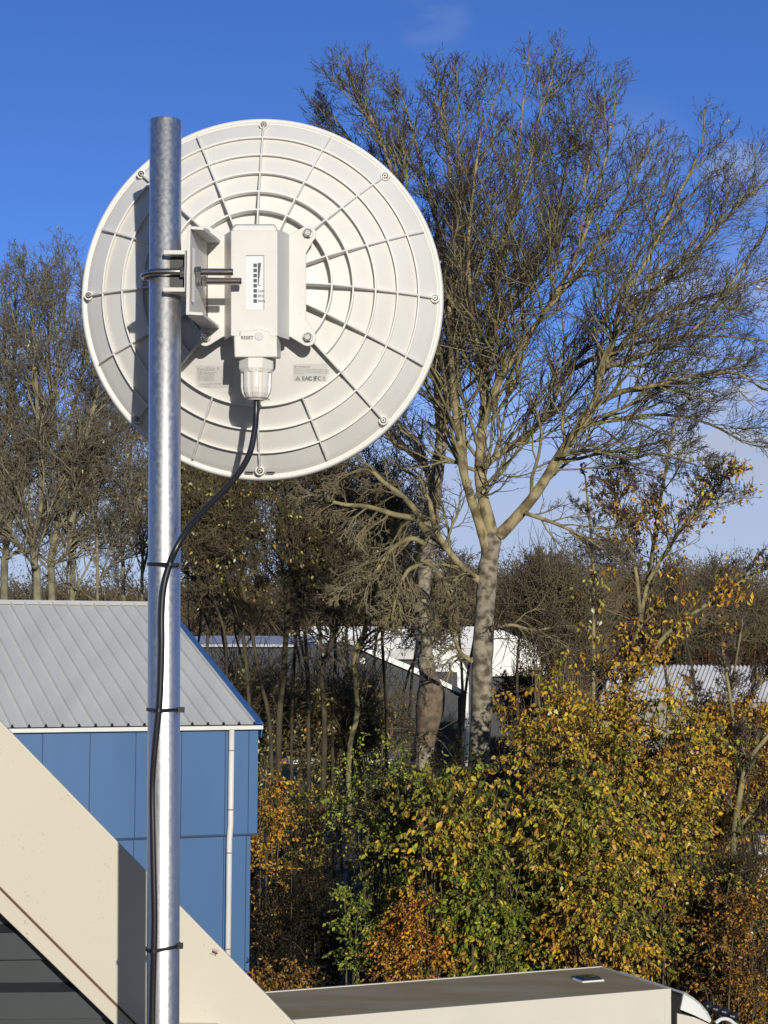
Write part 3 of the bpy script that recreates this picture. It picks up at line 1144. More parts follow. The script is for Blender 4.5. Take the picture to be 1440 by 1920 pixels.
def hull2(pts):
    pts = sorted(set(pts))

    def half(ps):
        h = []
        for p in ps:
            while len(h) >= 2 and (h[-1][0] - h[-2][0]) * (p[1] - h[-2][1]) - (h[-1][1] - h[-2][1]) * (p[0] - h[-2][0]) <= 0:
                h.pop()
            h.append(p)
        return h[:-1]
    return half(pts) + half(pts[::-1])


def tie(py, pxc, ycb, tilt, label, headlen):
    c = pole_c(py)
    cab = P(pxc, py, ycb)
    rc = px2m(12, 1.92) / 2
    pts = []
    for k in range(48):
        a = 2 * math.pi * k / 48
        pts.append((round(c.x + (RP + 0.0003) * math.cos(a), 6), round(c.y + (RP + 0.0003) * math.sin(a), 6)))
        pts.append((round(cab.x + (rc + 0.0003) * math.cos(a), 6), round(cab.y + (rc + 0.0003) * math.sin(a), 6)))
    h = hull2(pts)
    n = len(h)
    bm = bmesh.new()
    rr_ = []
    for i, (x, y) in enumerate(h):
        dx, dy = x - c.x, y - c.y
        l_ = math.hypot(dx, dy)
        ox, oy = dx / l_ * 0.0011, dy / l_ * 0.0011
        z = c.z + dx * tilt
        w = 0.0016
        rr_.append([bm.verts.new(v) for v in ((x, y, z - w), (x + ox, y + oy, z - w), (x + ox, y + oy, z + w), (x, y, z + w))])
    for i in range(n):
        for j in range(4):
            bm.faces.new((rr_[i][j], rr_[i][(j + 1) % 4], rr_[(i + 1) % n][(j + 1) % 4], rr_[(i + 1) % n][j]))
    zz = c.z + RP * tilt
    bm_box(bm, c.x + RP - 0.0025, c.x + RP + headlen, c.y - 0.009, c.y - 0.0045, zz - 0.0028, zz + 0.0028)
    tag(link('cable_tie', mesh_bm('cable_tie', bm), M['black']), label, 'cable tie', 'black cable ties on the pole')


tie(1059, 318, 1.8895, -0.03, 'topmost black cable tie on the steel pole, where the hanging cable first meets it', 0.0024)
tie(1330, 298, 1.891, 0.0, 'middle black cable tie on the steel pole, level with the grey roof\'s gutter', 0.0052)
tie(1775, 289, 1.894, 0.13, 'lowest black cable tie on the steel pole, slanting in front of the cream flashing', 0.0042)

# ------------------------------------------------------------------ own gable: cream verge and dark cladding
YF = 2.23
house = thing('gable_building', P(-40, 2600, YF + 0.06), 'gable end of the near building with a sloping cream verge over dark grey ribbed cladding', 'building')
ex = 1.6                        # how far the verge runs on outside the picture


def line_pts(p0, p1, e0, e1):
    d = (p1 - p0)
    return p0 - d * e0, p1 + d * e1


a0, a1 = line_pts(P(0, 1352, YF), P(553, 1920, YF), 0.6, 0.9)
b0, b1 = line_pts(P(0, 1664, YF), P(221, 1886, YF), 1.5, 4.3)
c0, c1 = line_pts(P(0, 1714, YF), P(213, 1921, YF), 1.55, 4.45)
bm = bmesh.new()
bm_prism(bm, [a0, a1, b1, b0], (0, 0.006, 0))
bevel(link('verge_board', mesh_bm('verge_board', bm), M['cream'], house), 0.0015, 2)
bm = bmesh.new()
off = Vector((0.0, 0.003, 0))
bm_prism(bm, [b0 + off, b1 + off, c1 + off, c0 + off], (0, 0.05, 0))
# upstand that closes the step between both sheets
bevel(link('verge_trim', mesh_bm('verge_trim', bm), M['cream'], house), 0.0012, 2)
bm = bmesh.new()
gd = (b1 - b0).normalized()
nrm = Vector((gd.z, 0, -gd.x))
bm_prism(bm, [b0 - nrm * 0.0008 - Vector((0, 0.0004, 0)), b1 - nrm * 0.0008 - Vector((0, 0.0004, 0)), b1 + nrm * 0.0018 - Vector((0, 0.0004, 0)), b0 + nrm * 0.0018 - Vector((0, 0.0004, 0))], (0, 0.003, 0))
link('joint_bead', mesh_bm('joint_bead', bm), M['groove'], house)
# profiled cladding: horizontal trapezoid ribs, stopped under the verge
YC = YF + 0.075
bm = bmesh.new()
gy = Vector((0, 1, 0))


def verge_x(z):
    t = (z - c0.z) / (c1.z - c0.z)
    return c0.x + (c1.x - c0.x) * t


rows_py = []
step = 110
y = 1540.0
prof_c = []
while y < 2900:
    prof_c += [(y, 0.0), (y + 37, 0.0), (y + 46, 0.030), (y + 88, 0.030), (y + 98, 0.0)]
    y += step
prev = None
for (py, dy) in prof_c:
    z = P(0, py, YC).z
    z2 = z
    xr = verge_x(z2) + 0.012
    vA = bm.verts.new((-1.1, YC + dy, z - 0.012))
    vB = bm.verts.new((xr, YC + dy, z2))
    if prev:
        bm.faces.new((prev[0], prev[1], vB, vA))
    prev = (vA, vB)
link('cladding', mesh_bm('cladding', bm), M['anthracite'], house)
# structural wall behind the cladding, down to the ground
bm = bmesh.new()
zw = P(0, 1714, YF).z
bm_prism(bm, [Vector((c0.x, YC + 0.05, 0)), Vector((c1.x, YC + 0.05, 0)), Vector((c1.x, YC + 0.05, c1.z + 0.01)), Vector((c0.x, YC + 0.05, c0.z + 0.01))], (0, 0.12, 0))
link('backing_wall', mesh_bm('backing_wall', bm), M['black_gap'], house)

# a fly sitting on the flashing
fc = P(403, 1786, YF - 0.002)
fly = thing('fly', fc, 'small brown fly sitting on the cream flashing right of the pole', 'insect')
bm = bmesh.new()
ax = Vector((0.8, 0, -0.35)).normalized()
prof_f = [(-0.0036, 0.0002), (-0.003, 0.0010), (-0.0018, 0.0014), (-0.0004, 0.0011), (0.0004, 0.0014), (0.0016, 0.0014), (0.0022, 0.0008), (0.0026, 0.0011), (0.0032, 0.0009), (0.0036, 0.0002)]
bm_tube(bm, [fc + ax * t for t, _ in prof_f], [r for _, r in prof_f], 10)
link('body', mesh_bm('body', bm), M['fly'], fly, smooth=True)
sd = Vector((0.35, 0, 0.8)).normalized()
for s in (-1, 1):
    bm = bmesh.new()
    o0 = fc + ax * 0.0008 + sd * s * 0.0008 - gy * 0.0013
    tip = fc - ax * 0.0052 + sd * s * 0.0034 - gy * 0.0012
    md = (o0 + tip) / 2
    bm_prism(bm, [o0, md + sd * s * 0.0012, tip, md - sd * s * 0.0008], (0, -0.00012, 0))
    link('wing', mesh_bm('wing', bm), M['wing'], fly)
    for k in range(3):
        bm = bmesh.new()
        q0 = fc + ax * (0.0014 - 0.0009 * k) + sd * s * 0.0010
        q1 = q0 + sd * s * 0.0018 - gy * 0.0006 + ax * (0.0008 - 0.0008 * k)
        q2 = q1 + sd * s * 0.0014 + gy * 0.0025 + ax * (0.0008 - 0.0009 * k)
        bm_tube(bm, [q0, q1, q2], [0.0002, 0.00018, 0.00012], 5)
        link('leg', mesh_bm('leg', bm), M['fly'], fly)

# ------------------------------------------------------------------ blue building
YB = 34.0
cr_ = P(487, 1358, YB)
th = math.radians(22)
eV = Vector((math.cos(th), math.sin(th), 0))         # along the eave, to the right
sV = Vector((-math.sin(th), math.cos(th), 0))        # into the building
# ridge end: on the ray of the hidden verge top, in the gable plane
rv = ray(308, 1134)
tt = (cr_.x * eV.x + cr_.y * eV.y) / (rv.x * eV.x + rv.y * eV.y)
rg = Vector((rv.x * tt, rv.y * tt, CAMZ + rv.z * tt))
upv = rg - cr_                                       # up-slope vector
ue = upv.normalized()
un = eV.cross(ue).normalized()
if un.z < 0:
    un = -un
BL = 14.0
blue = thing('blue_building', Vector((cr_.x, cr_.y, 0)), 'blue clad industrial building with a grey ribbed metal roof, behind the pole', 'building')
bm = bmesh.new()
NR = 44
pitch = 0.292
rt = [(0, 0), (0.012, 0.055), (0.042, 0.055), (0.054, 0)]
xs_prof = []
for k in range(NR):
    for (dx, h) in rt:
        xs_prof.append((-(k + 0.25) * pitch - dx, h))
xs_prof = [(0.0, 0.0)] + xs_prof + [(-NR * pitch - 0.4, 0)]
ra, rb = [], []
for (dx, h) in xs_prof:
    ra.append(bm.verts.new(cr_ + eV * dx + un * h))
    rb.append(bm.verts.new(rg + eV * dx + un * h))
for i in range(len(ra) - 1):
    bm.faces.new((ra[i], ra[i + 1], rb[i + 1], rb[i]))
roof = link('roof', mesh_bm('roof', bm), M['roof_grey'], blue)
bm = bmesh.new()
LB = NR * pitch + 0.4
for dx0, dx1 in ((0.02, -LB),):
    q = [rg + eV * dx0 - ue * 0.16 + un * 0.034, rg + eV * dx1 - ue * 0.16 + un * 0.034, rg + eV * dx1 + un * 0.07, rg + eV * dx0 + un * 0.07]
    bm_prism(bm, q, -un * 0.004)
    q2 = [rg + eV * dx0 + un * 0.066, rg + eV * dx1 + un * 0.066, rg + eV * dx1 + sV * 0.5 - Vector((0, 0, 0.05)), rg + eV * dx0 + sV * 0.5 - Vector((0, 0, 0.05))]
    bm_prism(bm, q2, -un * 0.004)
link('ridge_cap', mesh_bm('ridge_cap', bm), M['roof_grey'], roof)
for dx in xs_prof[1::4]:
    if dx[0] < -9.5:
        break
    bm = bmesh.new()
    p = cr_ + eV * (dx[0] - 0.025) - ue * 0.004
    bm_prism(bm, [p - eV * 0.04 + un * -0.002, p + eV * 0.04 + un * -0.002, p + eV * 0.018 + un * 0.024, p - eV * 0.018 + un * 0.024], ue * 0.02 * -1)
    link('rib_filler', mesh_bm('rib_filler', bm), M['black_gap'], roof)
# verge trim on the right slope
bm = bmesh.new()
q = [cr_ + eV * 0.003 - ue * 0.02, rg + eV * 0.003]
bm_prism(bm, [q[0] - eV * 0.10 + un * 0.035, q[0] + eV * 0.06 + un * 0.035, q[0] + eV * 0.06 - un * 0.25, q[0] + eV * 0.035 - un * 0.25, q[0] + eV * 0.035 + un * 0.012, q[0] - eV * 0.10 + un * 0.012], q[1] - q[0])
link('verge_trim', mesh_bm('verge_trim', bm), M['blue_trim'], blue)
# gutter
bm = bmesh.new()
dn = Vector((0, 0, -1))
g0 = cr_ + eV * 0.03 - sV * 0.09 + dn * 0.02
gp = [(0.0, 0.0), (-0.02, 0.0), (-0.02, -0.065), (0.10, -0.075), (0.10, 0.0), (0.085, 0.0), (0.085, -0.05), (0.0, -0.05)]
bm_prism(bm, [g0 + sV * a + Vector((0, 0, b__)) for (a, b__) in gp], -eV * LB)
link('gutter', mesh_bm('gutter', bm), M['white'], blue)
# walls: upper band (projecting) and lower band, made of panels
zsp = P(300, 1564, YB - 2.0).z


def edge_at(px, py, inset):
    """distance along the eave (negative to the left) of the wall plane point seen at the pixel"""
    o_ = cr_ + sV * inset
    d = ray(px, py)
    n_ = sV
    t = (o_.x * n_.x + o_.y * n_.y) / (d.x * n_.x + d.y * n_.y)
    p = Vector((d.x * t, d.y * t, CAMZ + d.z * t))
    return (p - o_).dot(eV), p.z


_, zsp = edge_at(400, 1565, 0.05)


def wall(name, joints, right, z0, z1, inset):
    bm = bmesh.new()
    bmj = bmesh.new()
    js = sorted(joints)
    xs = [-LB] + js + [right]
    for i in range(len(xs) - 1):
        x0, x1 = xs[i] + 0.007, xs[i + 1] - 0.007
        p = cr_ + sV * inset
        o_ = Vector((p.x, p.y, 0))
        bm_prism(bm, [o_ + eV * x0 + Vector((0, 0, z0)), o_ + eV * x1 + Vector((0, 0, z0)), o_ + eV * x1 + Vector((0, 0, z1)), o_ + eV * x0 + Vector((0, 0, z1))], sV * 0.03)
    w = link(name, mesh_bm(name, bm), M['blue'], blue)
    o_ = Vector((cr_.x, cr_.y, 0)) + sV * (inset + 0.022)
    bm_prism(bmj, [o_ + eV * -LB + Vector((0, 0, z0 + 0.002)), o_ + eV * (right - 0.012) + Vector((0, 0, z0 + 0.002)), o_ + eV * (right - 0.012) + Vector((0, 0, z1)), o_ + eV * -LB + Vector((0, 0, z1))], sV * 0.1)
    link('panel_joint', mesh_bm('panel_joint', bmj), M['blue_dark'], w)
    return w


ju = [edge_at(px, 1450, 0.05)[0] for px in (79, 168, 254, 340, 422, 466)]
ju += [ju[0] - 0.86 * k for k in range(1, 10)]
ru = edge_at(484, 1450, 0.05)[0]
jl = [edge_at(px, 1620, 0.12)[0] for px in (162, 250, 334, 419, 461)]
jl += [jl[0] - 0.86 * k for k in range(1, 10)]
rl = edge_at(470, 1620, 0.12)[0]
wall('upper_wall', ju, ru, zsp, cr_.z - 0.05, 0.05)
wall('lower_wall', jl, rl, 0.0, zsp + 0.004, 0.12)
bm = bmesh.new()
o_ = Vector((cr_.x, cr_.y, zsp)) + sV * 0.035
bm_prism(bm, [o_ + eV * (ru + 0.012), o_ - eV * LB, o_ - eV * LB + sV * 0.1, o_ + eV * (ru + 0.012) + sV * 0.1], (0, 0, -0.035))
link('drip_trim_shade', mesh_bm('drip_trim_shade', bm), M['blue_dark'], blue)  # trim coloured dark to paint the shadow line under the upper wall
# gable side wall and the far slope, so the building closes
bm = bmesh.new()
dg = (Vector((rg.x, rg.y, 0)) - Vector((cr_.x, cr_.y, 0))).length
o_ = Vector((cr_.x, cr_.y, zsp + 0.004)) + eV * (ru - 0.004) + sV * 0.082
zu = cr_.z - 0.08 - zsp
bm_prism(bm, [o_, o_ + Vector((0, 0, zu)), o_ + sV * (dg - 0.09) + Vector((0, 0, rg.z - 0.09 - zsp)), o_ + sV * (2 * dg - 0.2) + Vector((0, 0, zu)), o_ + sV * (2 * dg - 0.2)], -eV * 0.05)
o_ = Vector((cr_.x, cr_.y, 0)) + eV * (rl - 0.004) + sV * 0.152
bm_prism(bm, [o_, o_ + Vector((0, 0, zsp)), o_ + sV * (2 * dg - 0.3) + Vector((0, 0, zsp)), o_ + sV * (2 * dg - 0.3)], -eV * 0.05)
link('gable_wall', mesh_bm('gable_wall', bm), M['blue'], blue)
bm = bmesh.new()
r2 = rg + sV * dg + Vector((0, 0, cr_.z - rg.z))
bm_prism(bm, [rg + sV * 0.3 - Vector((0, 0, 0.08)), rg + sV * 0.3 - eV * LB - Vector((0, 0, 0.08)), r2 - eV * LB, r2], (0, 0, -0.05))
link('far_roof', mesh_bm('far_roof', bm), M['roof_grey'], blue)
# downpipe
bm = bmesh.new()
dpx, _ = edge_at(435, 1400, -0.05)
dz = [edge_at(435, 1366, -0.05)[1], edge_at(434, 1552, -0.05)[1], edge_at(432, 1574, 0.04)[1], 0.0]
o1 = Vector((cr_.x, cr_.y, 0)) + eV * dpx - sV * 0.0
pp = [o1 - sV * 0.02 + Vector((0, 0, dz[0] + 0.04)), o1 - sV * 0.02 + Vector((0, 0, dz[1] + 0.05)), o1 - eV * 0.012 + sV * 0.0 + Vector((0, 0, dz[2])), o1 - eV * 0.012 + sV * 0.0 + Vector((0, 0, 0.02))]
bm_tube(bm, pp, 0.052, 14)
dpipe = link('downpipe', mesh_bm('downpipe', bm), M['white'], blue, smooth=True)
for py in (1408, 1519, 1600, 1780):
    bm = bmesh.new()
    s_ = -0.02 if py < 1560 else 0.0
    zq = edge_at(434, py, 0.0)[1]
    q = o1 + sV * s_ + Vector((0, 0, zq)) - eV * (0.012 if py > 1560 else 0)
    bm_tube(bm, [q, q + Vector((0, 0, 0.025))], 0.056, 14)
    link('pipe_socket', mesh_bm('pipe_socket', bm), M['concrete'], dpipe)

# ------------------------------------------------------------------ pale halls between the trees
YW = 112.0
wb = thing('warehouse', P(620, 1420, YW), 'dark clad workshop with white edged gable, between the trunks', 'building')
wb.location.z = 0


def front(bm, pts, Y, dep):
    bm_prism(bm, [P(x, y, Y) for (x, y) in pts], (0, dep, 0))


bm = bmesh.new()
pts = [(362, 1214), (545, 1214), (612, 1206), (640, 1206), (700, 1228), (780, 1262), (872, 1304), (872, 1428), (362, 1428)]
vb = [P(x, y, YW) for (x, y) in pts]
vb[-1].z = vb[-2].z = 0
bm_prism(bm, vb, (0, 9, 0))
link('wall', mesh_bm('wall', bm), M['slate'], wb)
bm = bmesh.new()
bm_prism(bm, [P(350, 1213, YW - 0.4), P(556, 1213, YW - 0.4), P(600, 1197, YW + 9), P(350, 1196, YW + 9)], (0, 0, 0.15))
link('roof', mesh_bm('roof', bm), M['pale_blue_roof'], wb)
bm = bmesh.new()
front(bm, [(676, 1217), (700, 1219), (780, 1252), (874, 1297), (874, 1305), (780, 1263), (700, 1229)], YW - 0.35, 0.3)
front(bm, [(698, 1213), (742, 1213), (742, 1219), (700, 1219)], YW - 0.3, 0.3)
link('fascia', mesh_bm('fascia', bm), M['white_roof'], wb)
bm = bmesh.new()
front(bm, [(806, 1210), (840, 1218), (862, 1232), (879, 1262), (879, 1300), (858, 1288), (857, 1260), (812, 1259)], YW - 1.6, 1.2)
link('canopy', mesh_bm('canopy', bm), M['white_roof'], wb)
bm = bmesh.new()
pq = [P(871.5, 1300, YW - 1.5), P(878.5, 1300, YW - 1.5), P(878.5, 1420, YW - 1.5), P(871.5, 1420, YW - 1.5)]
pq[2].z = pq[3].z = 0
bm_prism(bm, pq, (0, 0.25, 0))
link('corner_post', mesh_bm('corner_post', bm), M['white_roof'], wb)
bm = bmesh.new()
pc = P(680, 1239, YW)
disc(bm, Vector((pc.x, YW - 0.05, pc.z)), 0.17, 0.10, 20, 0.19)
link('wall_lamp', mesh_bm('wall_lamp', bm), M['white_roof'], wb)
bm = bmesh.new()
q0, q1 = P(528, 1420, YW - 0.6), P(735, 1420, YW - 0.6)
bm_box(bm, q0.x, q1.x, YW - 0.6, YW - 0.3, 0.0, 0.35)
link('plinth', mesh_bm('plinth', bm), M['white_roof'], wb)

hall = thing('white_hall', Vector((P(760, 1400, 128).x, 128, 0)), 'long hall with a bright white roof, behind the dark workshop and the pale tree trunks', 'building')
bm = bmesh.new()
e0, e1 = P(500, 1214, 122), P(1024, 1216, 122)
r0_, r1_ = P(562, 1174, 123.6), P(925, 1175, 123.6)
k0, k1 = Vector((e0.x, 142, e0.z)), Vector((e1.x, 142, e1.z))
vv = [bm.verts.new(v) for v in (e0, e1, r1_, r0_, k0, k1)]
for f in ((0, 1, 2, 3), (1, 5, 2), (0, 3, 4), (3, 2, 5, 4)):
    bm.faces.new([vv[i] for i in f])
link('roof', mesh_bm('roof', bm), M['white_roof'], hall)
bm = bmesh.new()
bm_box(bm, e0.x + 0.1, e1.x - 0.1, 122.15, 141.8, 0, e0.z - 0.02)
link('wall', mesh_bm('wall', bm), M['slate'], hall)
bm = bmesh.new()
front(bm, [(918, 1178), (932, 1181), (1022, 1214), (1022, 1268), (918, 1268)], 121.6, 0.3)
link('end_gable', mesh_bm('end_gable', bm), M['white_roof'], hall)
bm = bmesh.new()
front(bm, [(700, 1216), (918, 1216), (918, 1236), (700, 1236)], 121.7, 0.3)
link('fascia', mesh_bm('fascia', bm), M['hall_wall'], hall)

shed = thing('corrugated_shed', Vector((P(1330, 1300, 96).x, 96, 0)), 'low shed with a pale grey corrugated roof, right behind the golden bushes', 'building')
bm = bmesh.new()
f0, f1 = P(1120, 1312, 95), P(1560, 1318, 95)
h0, h1 = P(1150, 1246, 98.5), P(1580, 1250, 98.5)
n = 110
pa = None
for i in range(n + 1):
    t = i / n
    up_ = Vector((0, 0, 0.05 if i % 2 else -0.05))
    v0 = bm.verts.new(f0 + (f1 - f0) * t + up_)
    v1 = bm.verts.new(h0 + (h1 - h0) * t + up_)
    if pa:
        bm.faces.new((pa[0], v0, v1, pa[1]))
    pa = (v0, v1)
link('roof', mesh_bm('roof', bm), M['shed_roof'], shed)
bm = bmesh.new()
bm_box(bm, f0.x + 0.2, f1.x - 0.2, 95.3, 98.2, 0, f0.z - 0.12)
link('wall', mesh_bm('wall', bm), M['concrete'], shed)

# ------------------------------------------------------------------ box truck under the pole
ZT = 3.19
A = Pz(1257, 1855, ZT)
Bk = Pz(1116, 1814, ZT)
Lf = Pz(551, 1914, ZT)
uT = (A - Lf).normalized()
vT = Vector((-uT.y, uT.x, 0))
WT = (Bk - A).dot(vT) + 0.02
LT = 7.4
zv = Vector((0, 0, 1))


def tp(a, w, z):
    return A + uT * a + vT * w + Vector((0, 0, z - ZT))


truck = thing('box_truck', tp(-3, WT / 2, 0), 'cream box truck with a dirty brown roof, parked below the bushes', 'truck')
bm = bmesh.new()
bm_prism(bm, [tp(0, 0, 0.75), tp(-LT, 0, 0.75), tp(-LT, 0, ZT - 0.01), tp(0, 0, ZT - 0.01)], vT * WT)
bevel(link('box_body', mesh_bm('box_body', bm), M['truck_side'], truck), 0.01)
bm = bmesh.new()
bm_prism(bm, [tp(-0.02, 0.02, ZT - 0.012), tp(-LT, 0.02, ZT - 0.012), tp(-LT, WT - 0.02, ZT - 0.012), tp(-0.02, WT - 0.02, ZT - 0.012)], zv * 0.012)
link('box_roof', mesh_bm('box_roof', bm), M['truck_roof'], truck)
bm = bmesh.new()
# edge rails of the box: top rails, corner post
for (w0, w1) in ((-0.006, 0.03), (WT - 0.03, WT + 0.006)):
    bm_prism(bm, [tp(0.006, w0, ZT - 0.115), tp(0.006, w0, ZT + 0.012), tp(0.006, w1, ZT + 0.012), tp(0.006, w1, ZT - 0.115)], -uT * (LT + 0.012))
bm_prism(bm, [tp(0.006, -0.006, 0.75), tp(-0.10, -0.006, 0.75), tp(-0.10, -0.006, ZT - 0.119), tp(0.006, -0.006, ZT - 0.119)], vT * 0.03)
link('edge_rail', mesh_bm('edge_rail', bm), M['truck_side'], truck)
bm = bmesh.new()
bm_prism(bm, [tp(0.0062, 0.03, ZT - 0.02), tp(0.0062, WT - 0.03, ZT - 0.02), tp(0.0062, WT - 0.03, ZT + 0.010), tp(0.0062, 0.03, ZT + 0.010)], -uT * 0.035)
link('front_rail', mesh_bm('front_rail', bm), M['truck_side'], truck)
# hatch
hc = Pz(1103, 1838, ZT)
bm = bmesh.new()
hw, hl = 0.14, 0.17


def hp(a, w, z):
    return hc + uT * a + vT * w + zv * z


bm_prism(bm, [hp(-hl, -hw, 0.0), hp(hl, -hw, 0.0), hp(hl, hw, 0.0), hp(-hl, hw, 0.0)], zv * 0.022)
hat = link('roof_hatch', mesh_bm('roof_hatch', bm), M['truck_white'], truck)
bm = bmesh.new()
a_ = [bm.verts.new(hp(x, w, 0.022)) for (x, w) in ((-hl + .02, -hw + .02), (hl - .02, -hw + .02), (hl - .02, hw - .02), (-hl + .02, hw - .02))]
b_ = [bm.verts.new(hp(x, w, 0.062)) for (x, w) in ((-hl + .05, -hw + .05), (hl - .05, -hw + .05), (hl - .05, hw - .05), (-hl + .05, hw - .05))]
bm.faces.new(b_)
for k in range(4):
    bm.faces.new((a_[k], a_[(k + 1) % 4], b_[(k + 1) % 4], b_[k]))
link('hatch_lid', mesh_bm('hatch_lid', bm), M['glass_dark'], hat)
# cab with windscreen, wheels, and the roof deflector
bm = bmesh.new()
side = [(0.10, 0.45), (1.75, 0.45), (1.85, 1.15), (1.55, 1.35), (1.15, 2.05), (0.95, 2.16), (0.14, 2.18)]
bm_prism(bm, [tp(a, 0.05, z) for (a, z) in side], vT * (WT - 0.1))
cab_ = bevel(link('cab', mesh_bm('cab', bm), M['truck_white'], truck), 0.06, 3)
bm = bmesh.new()
bm_prism(bm, [tp(1.535, 0.14, 1.42), tp(1.20, 0.14, 1.98), tp(1.20, WT - 0.14, 1.98), tp(1.535, WT - 0.14, 1.42)], uT * 0.03 + zv * 0.02)
link('windscreen', mesh_bm('windscreen', bm), M['glass_dark'], cab_)
bm = bmesh.new()
bm_prism(bm, [tp(0.5, 0.042, 1.35), tp(1.30, 0.042, 1.35), tp(0.98, 0.042, 1.98), tp(0.5, 0.042, 1.98)], vT * 0.01)
link('side_window', mesh_bm('side_window', bm), M['glass_dark'], cab_)
for (a, w) in ((1.0, 0.0), (1.0, WT - 0.24), (-5.2, 0.0), (-5.2, WT - 0.24)):
    bm = bmesh.new()
    c = tp(a, w, 0.42)
    bm_tube(bm, [c, c + vT * 0.24], 0.42, 28)
    wh = link('wheel', mesh_bm('wheel', bm), M['black'], truck)
    bm = bmesh.new()
    bm_tube(bm, [c - vT * 0.01, c + vT * 0.25], 0.24, 20)
    link('rim', mesh_bm('rim', bm), M['truck_white'], wh)
bm = bmesh.new()
bm_prism(bm, [tp(-LT, 0.3, 0.5), tp(0.2, 0.3, 0.5), tp(0.2, 0.3, 0.74), tp(-LT, 0.3, 0.74)], vT * (WT - 0.6))
link('chassis', mesh_bm('chassis', bm), M['black'], truck)
# deflector: curved white side cheeks joined by a roof skin, dark gap to the box
YD = A.y + 0.1
ch = [(1283, 1860), (1300, 1870), (1316, 1884), (1327, 1897), (1334, 1912), (1331, 1918), (1303, 1904), (1276, 1893)]
dw = WT * 0.92


def on_side(px, py, w=0.03):
    """point of the truck's long side plane seen at that pixel"""
    o_ = A + vT * w
    d = ray(px, py)
    t = ((o_ - Vector((0, 0, CAMZ))).dot(vT)) / d.dot(vT)
    return Vector((0, 0, CAMZ)) + d * t


bm = bmesh.new()
bm_prism(bm, [on_side(x, y) for (x, y) in ch], vT * 0.03)
bm_prism(bm, [on_side(x, y) + vT * (dw - 0.03) for (x, y) in ch], vT * 0.03)
bm_prism(bm, [on_side(x, y) for (x, y) in ch[:5]] + [on_side(x, y) for (x, y) in ((1330, 1912), (1312, 1884), (1297, 1873), (1282, 1864))], vT * dw)
link('wind_deflector', mesh_bm('wind_deflector', bm), M['truck_white'], truck)
bm = bmesh.new()
bm_prism(bm, [on_side(x, y) for (x, y) in ((1270, 1900), (1303, 1908), (1334, 1922), (1334, 1990), (1270, 1990))], vT * dw)
link('cab_roof', mesh_bm('cab_roof', bm), M['truck_side'], truck)
bm = bmesh.new()
bm_prism(bm, [on_side(1260, 1862, 0.05), on_side(1279, 1872, 0.05), on_side(1268, 1990, 0.05), on_side(1260, 1990, 0.05)], vT * (dw - 0.1))
link('gap_shade_fill', mesh_bm('gap_shade_fill', bm), M['black_gap'], truck)  # black block stands for the shade in the gap behind the cab

hose = thing('ribbed_hose', on_side(1356, 1910, 0.6), 'fat black ribbed hose lying beyond the white truck deflector', 'hose')
hpath, hr = [], []
lob = [(1326, 1885), (1343, 1891), (1359, 1896), (1375, 1904)]
for i, (x, y) in enumerate(lob):
    c = on_side(x, y + 2, 0.75)
    dxn = (on_side(x + 8, y + 4, 0.75) - c)
    for (t, r) in ((-0.92, 0.030), (-0.6, 0.058), (0.0, 0.070), (0.6, 0.058), (0.92, 0.030)):
        hpath.append(c + dxn * t)
        hr.append(r)
bm = bmesh.new()
bm_tube(bm, hpath, hr, 18)
link('hose_body', mesh_bm('hose_body', bm), M['black'], hose, smooth=True)
bm = bmesh.new()
bm_tube(bm, smooth_path([on_side(x, y, 0.35) for (x, y) in ((1342, 1918), (1352, 1911), (1364, 1911), (1375, 1918), (1382, 1930), (1384, 1990))], 6), 0.026, 12)
tag(link('bent_pipe', mesh_bm('bent_pipe', bm), M['truck_white'], smooth=True), 'white bent pipe at the lower right below the black ribbed hose', 'pipe')

# ------------------------------------------------------------------ things in the yard behind the bushes, right
YK = 66.0
wallk = thing('yard_wall', Vector((P(1340, 1575, YK).x, YK, 0)), 'low grey wall with a pale coping and a yellow panel, half hidden behind the bushes at right', 'wall')
q0, q1 = P(1200, 1562, YK), P(1560, 1548, YK)
bm = bmesh.new()
bm_box(bm, q0.x, q1.x, YK, YK + 0.3, 0, P(1340, 1566, YK).z)
link('wall_body', mesh_bm('wall_body', bm), M['concrete'], wallk)
bm = bmesh.new()
z_ = P(1340, 1575, YK).z
bm_box(bm, q0.x, q1.x, YK - 0.08, YK - 0.003, z_, z_ + 0.07)
link('kerb_rail', mesh_bm('kerb_rail', bm), M['white'], wallk)
bm = bmesh.new()
a_, b2 = P(1328, 1560, YK), P(1367, 1568, YK)
bm_box(bm, a_.x, b2.x, YK - 0.10, YK - 0.004, b2.z + 0.0, a_.z + 0.02)
link('yellow_panel', mesh_bm('yellow_panel', bm), M['yellow'], wallk)


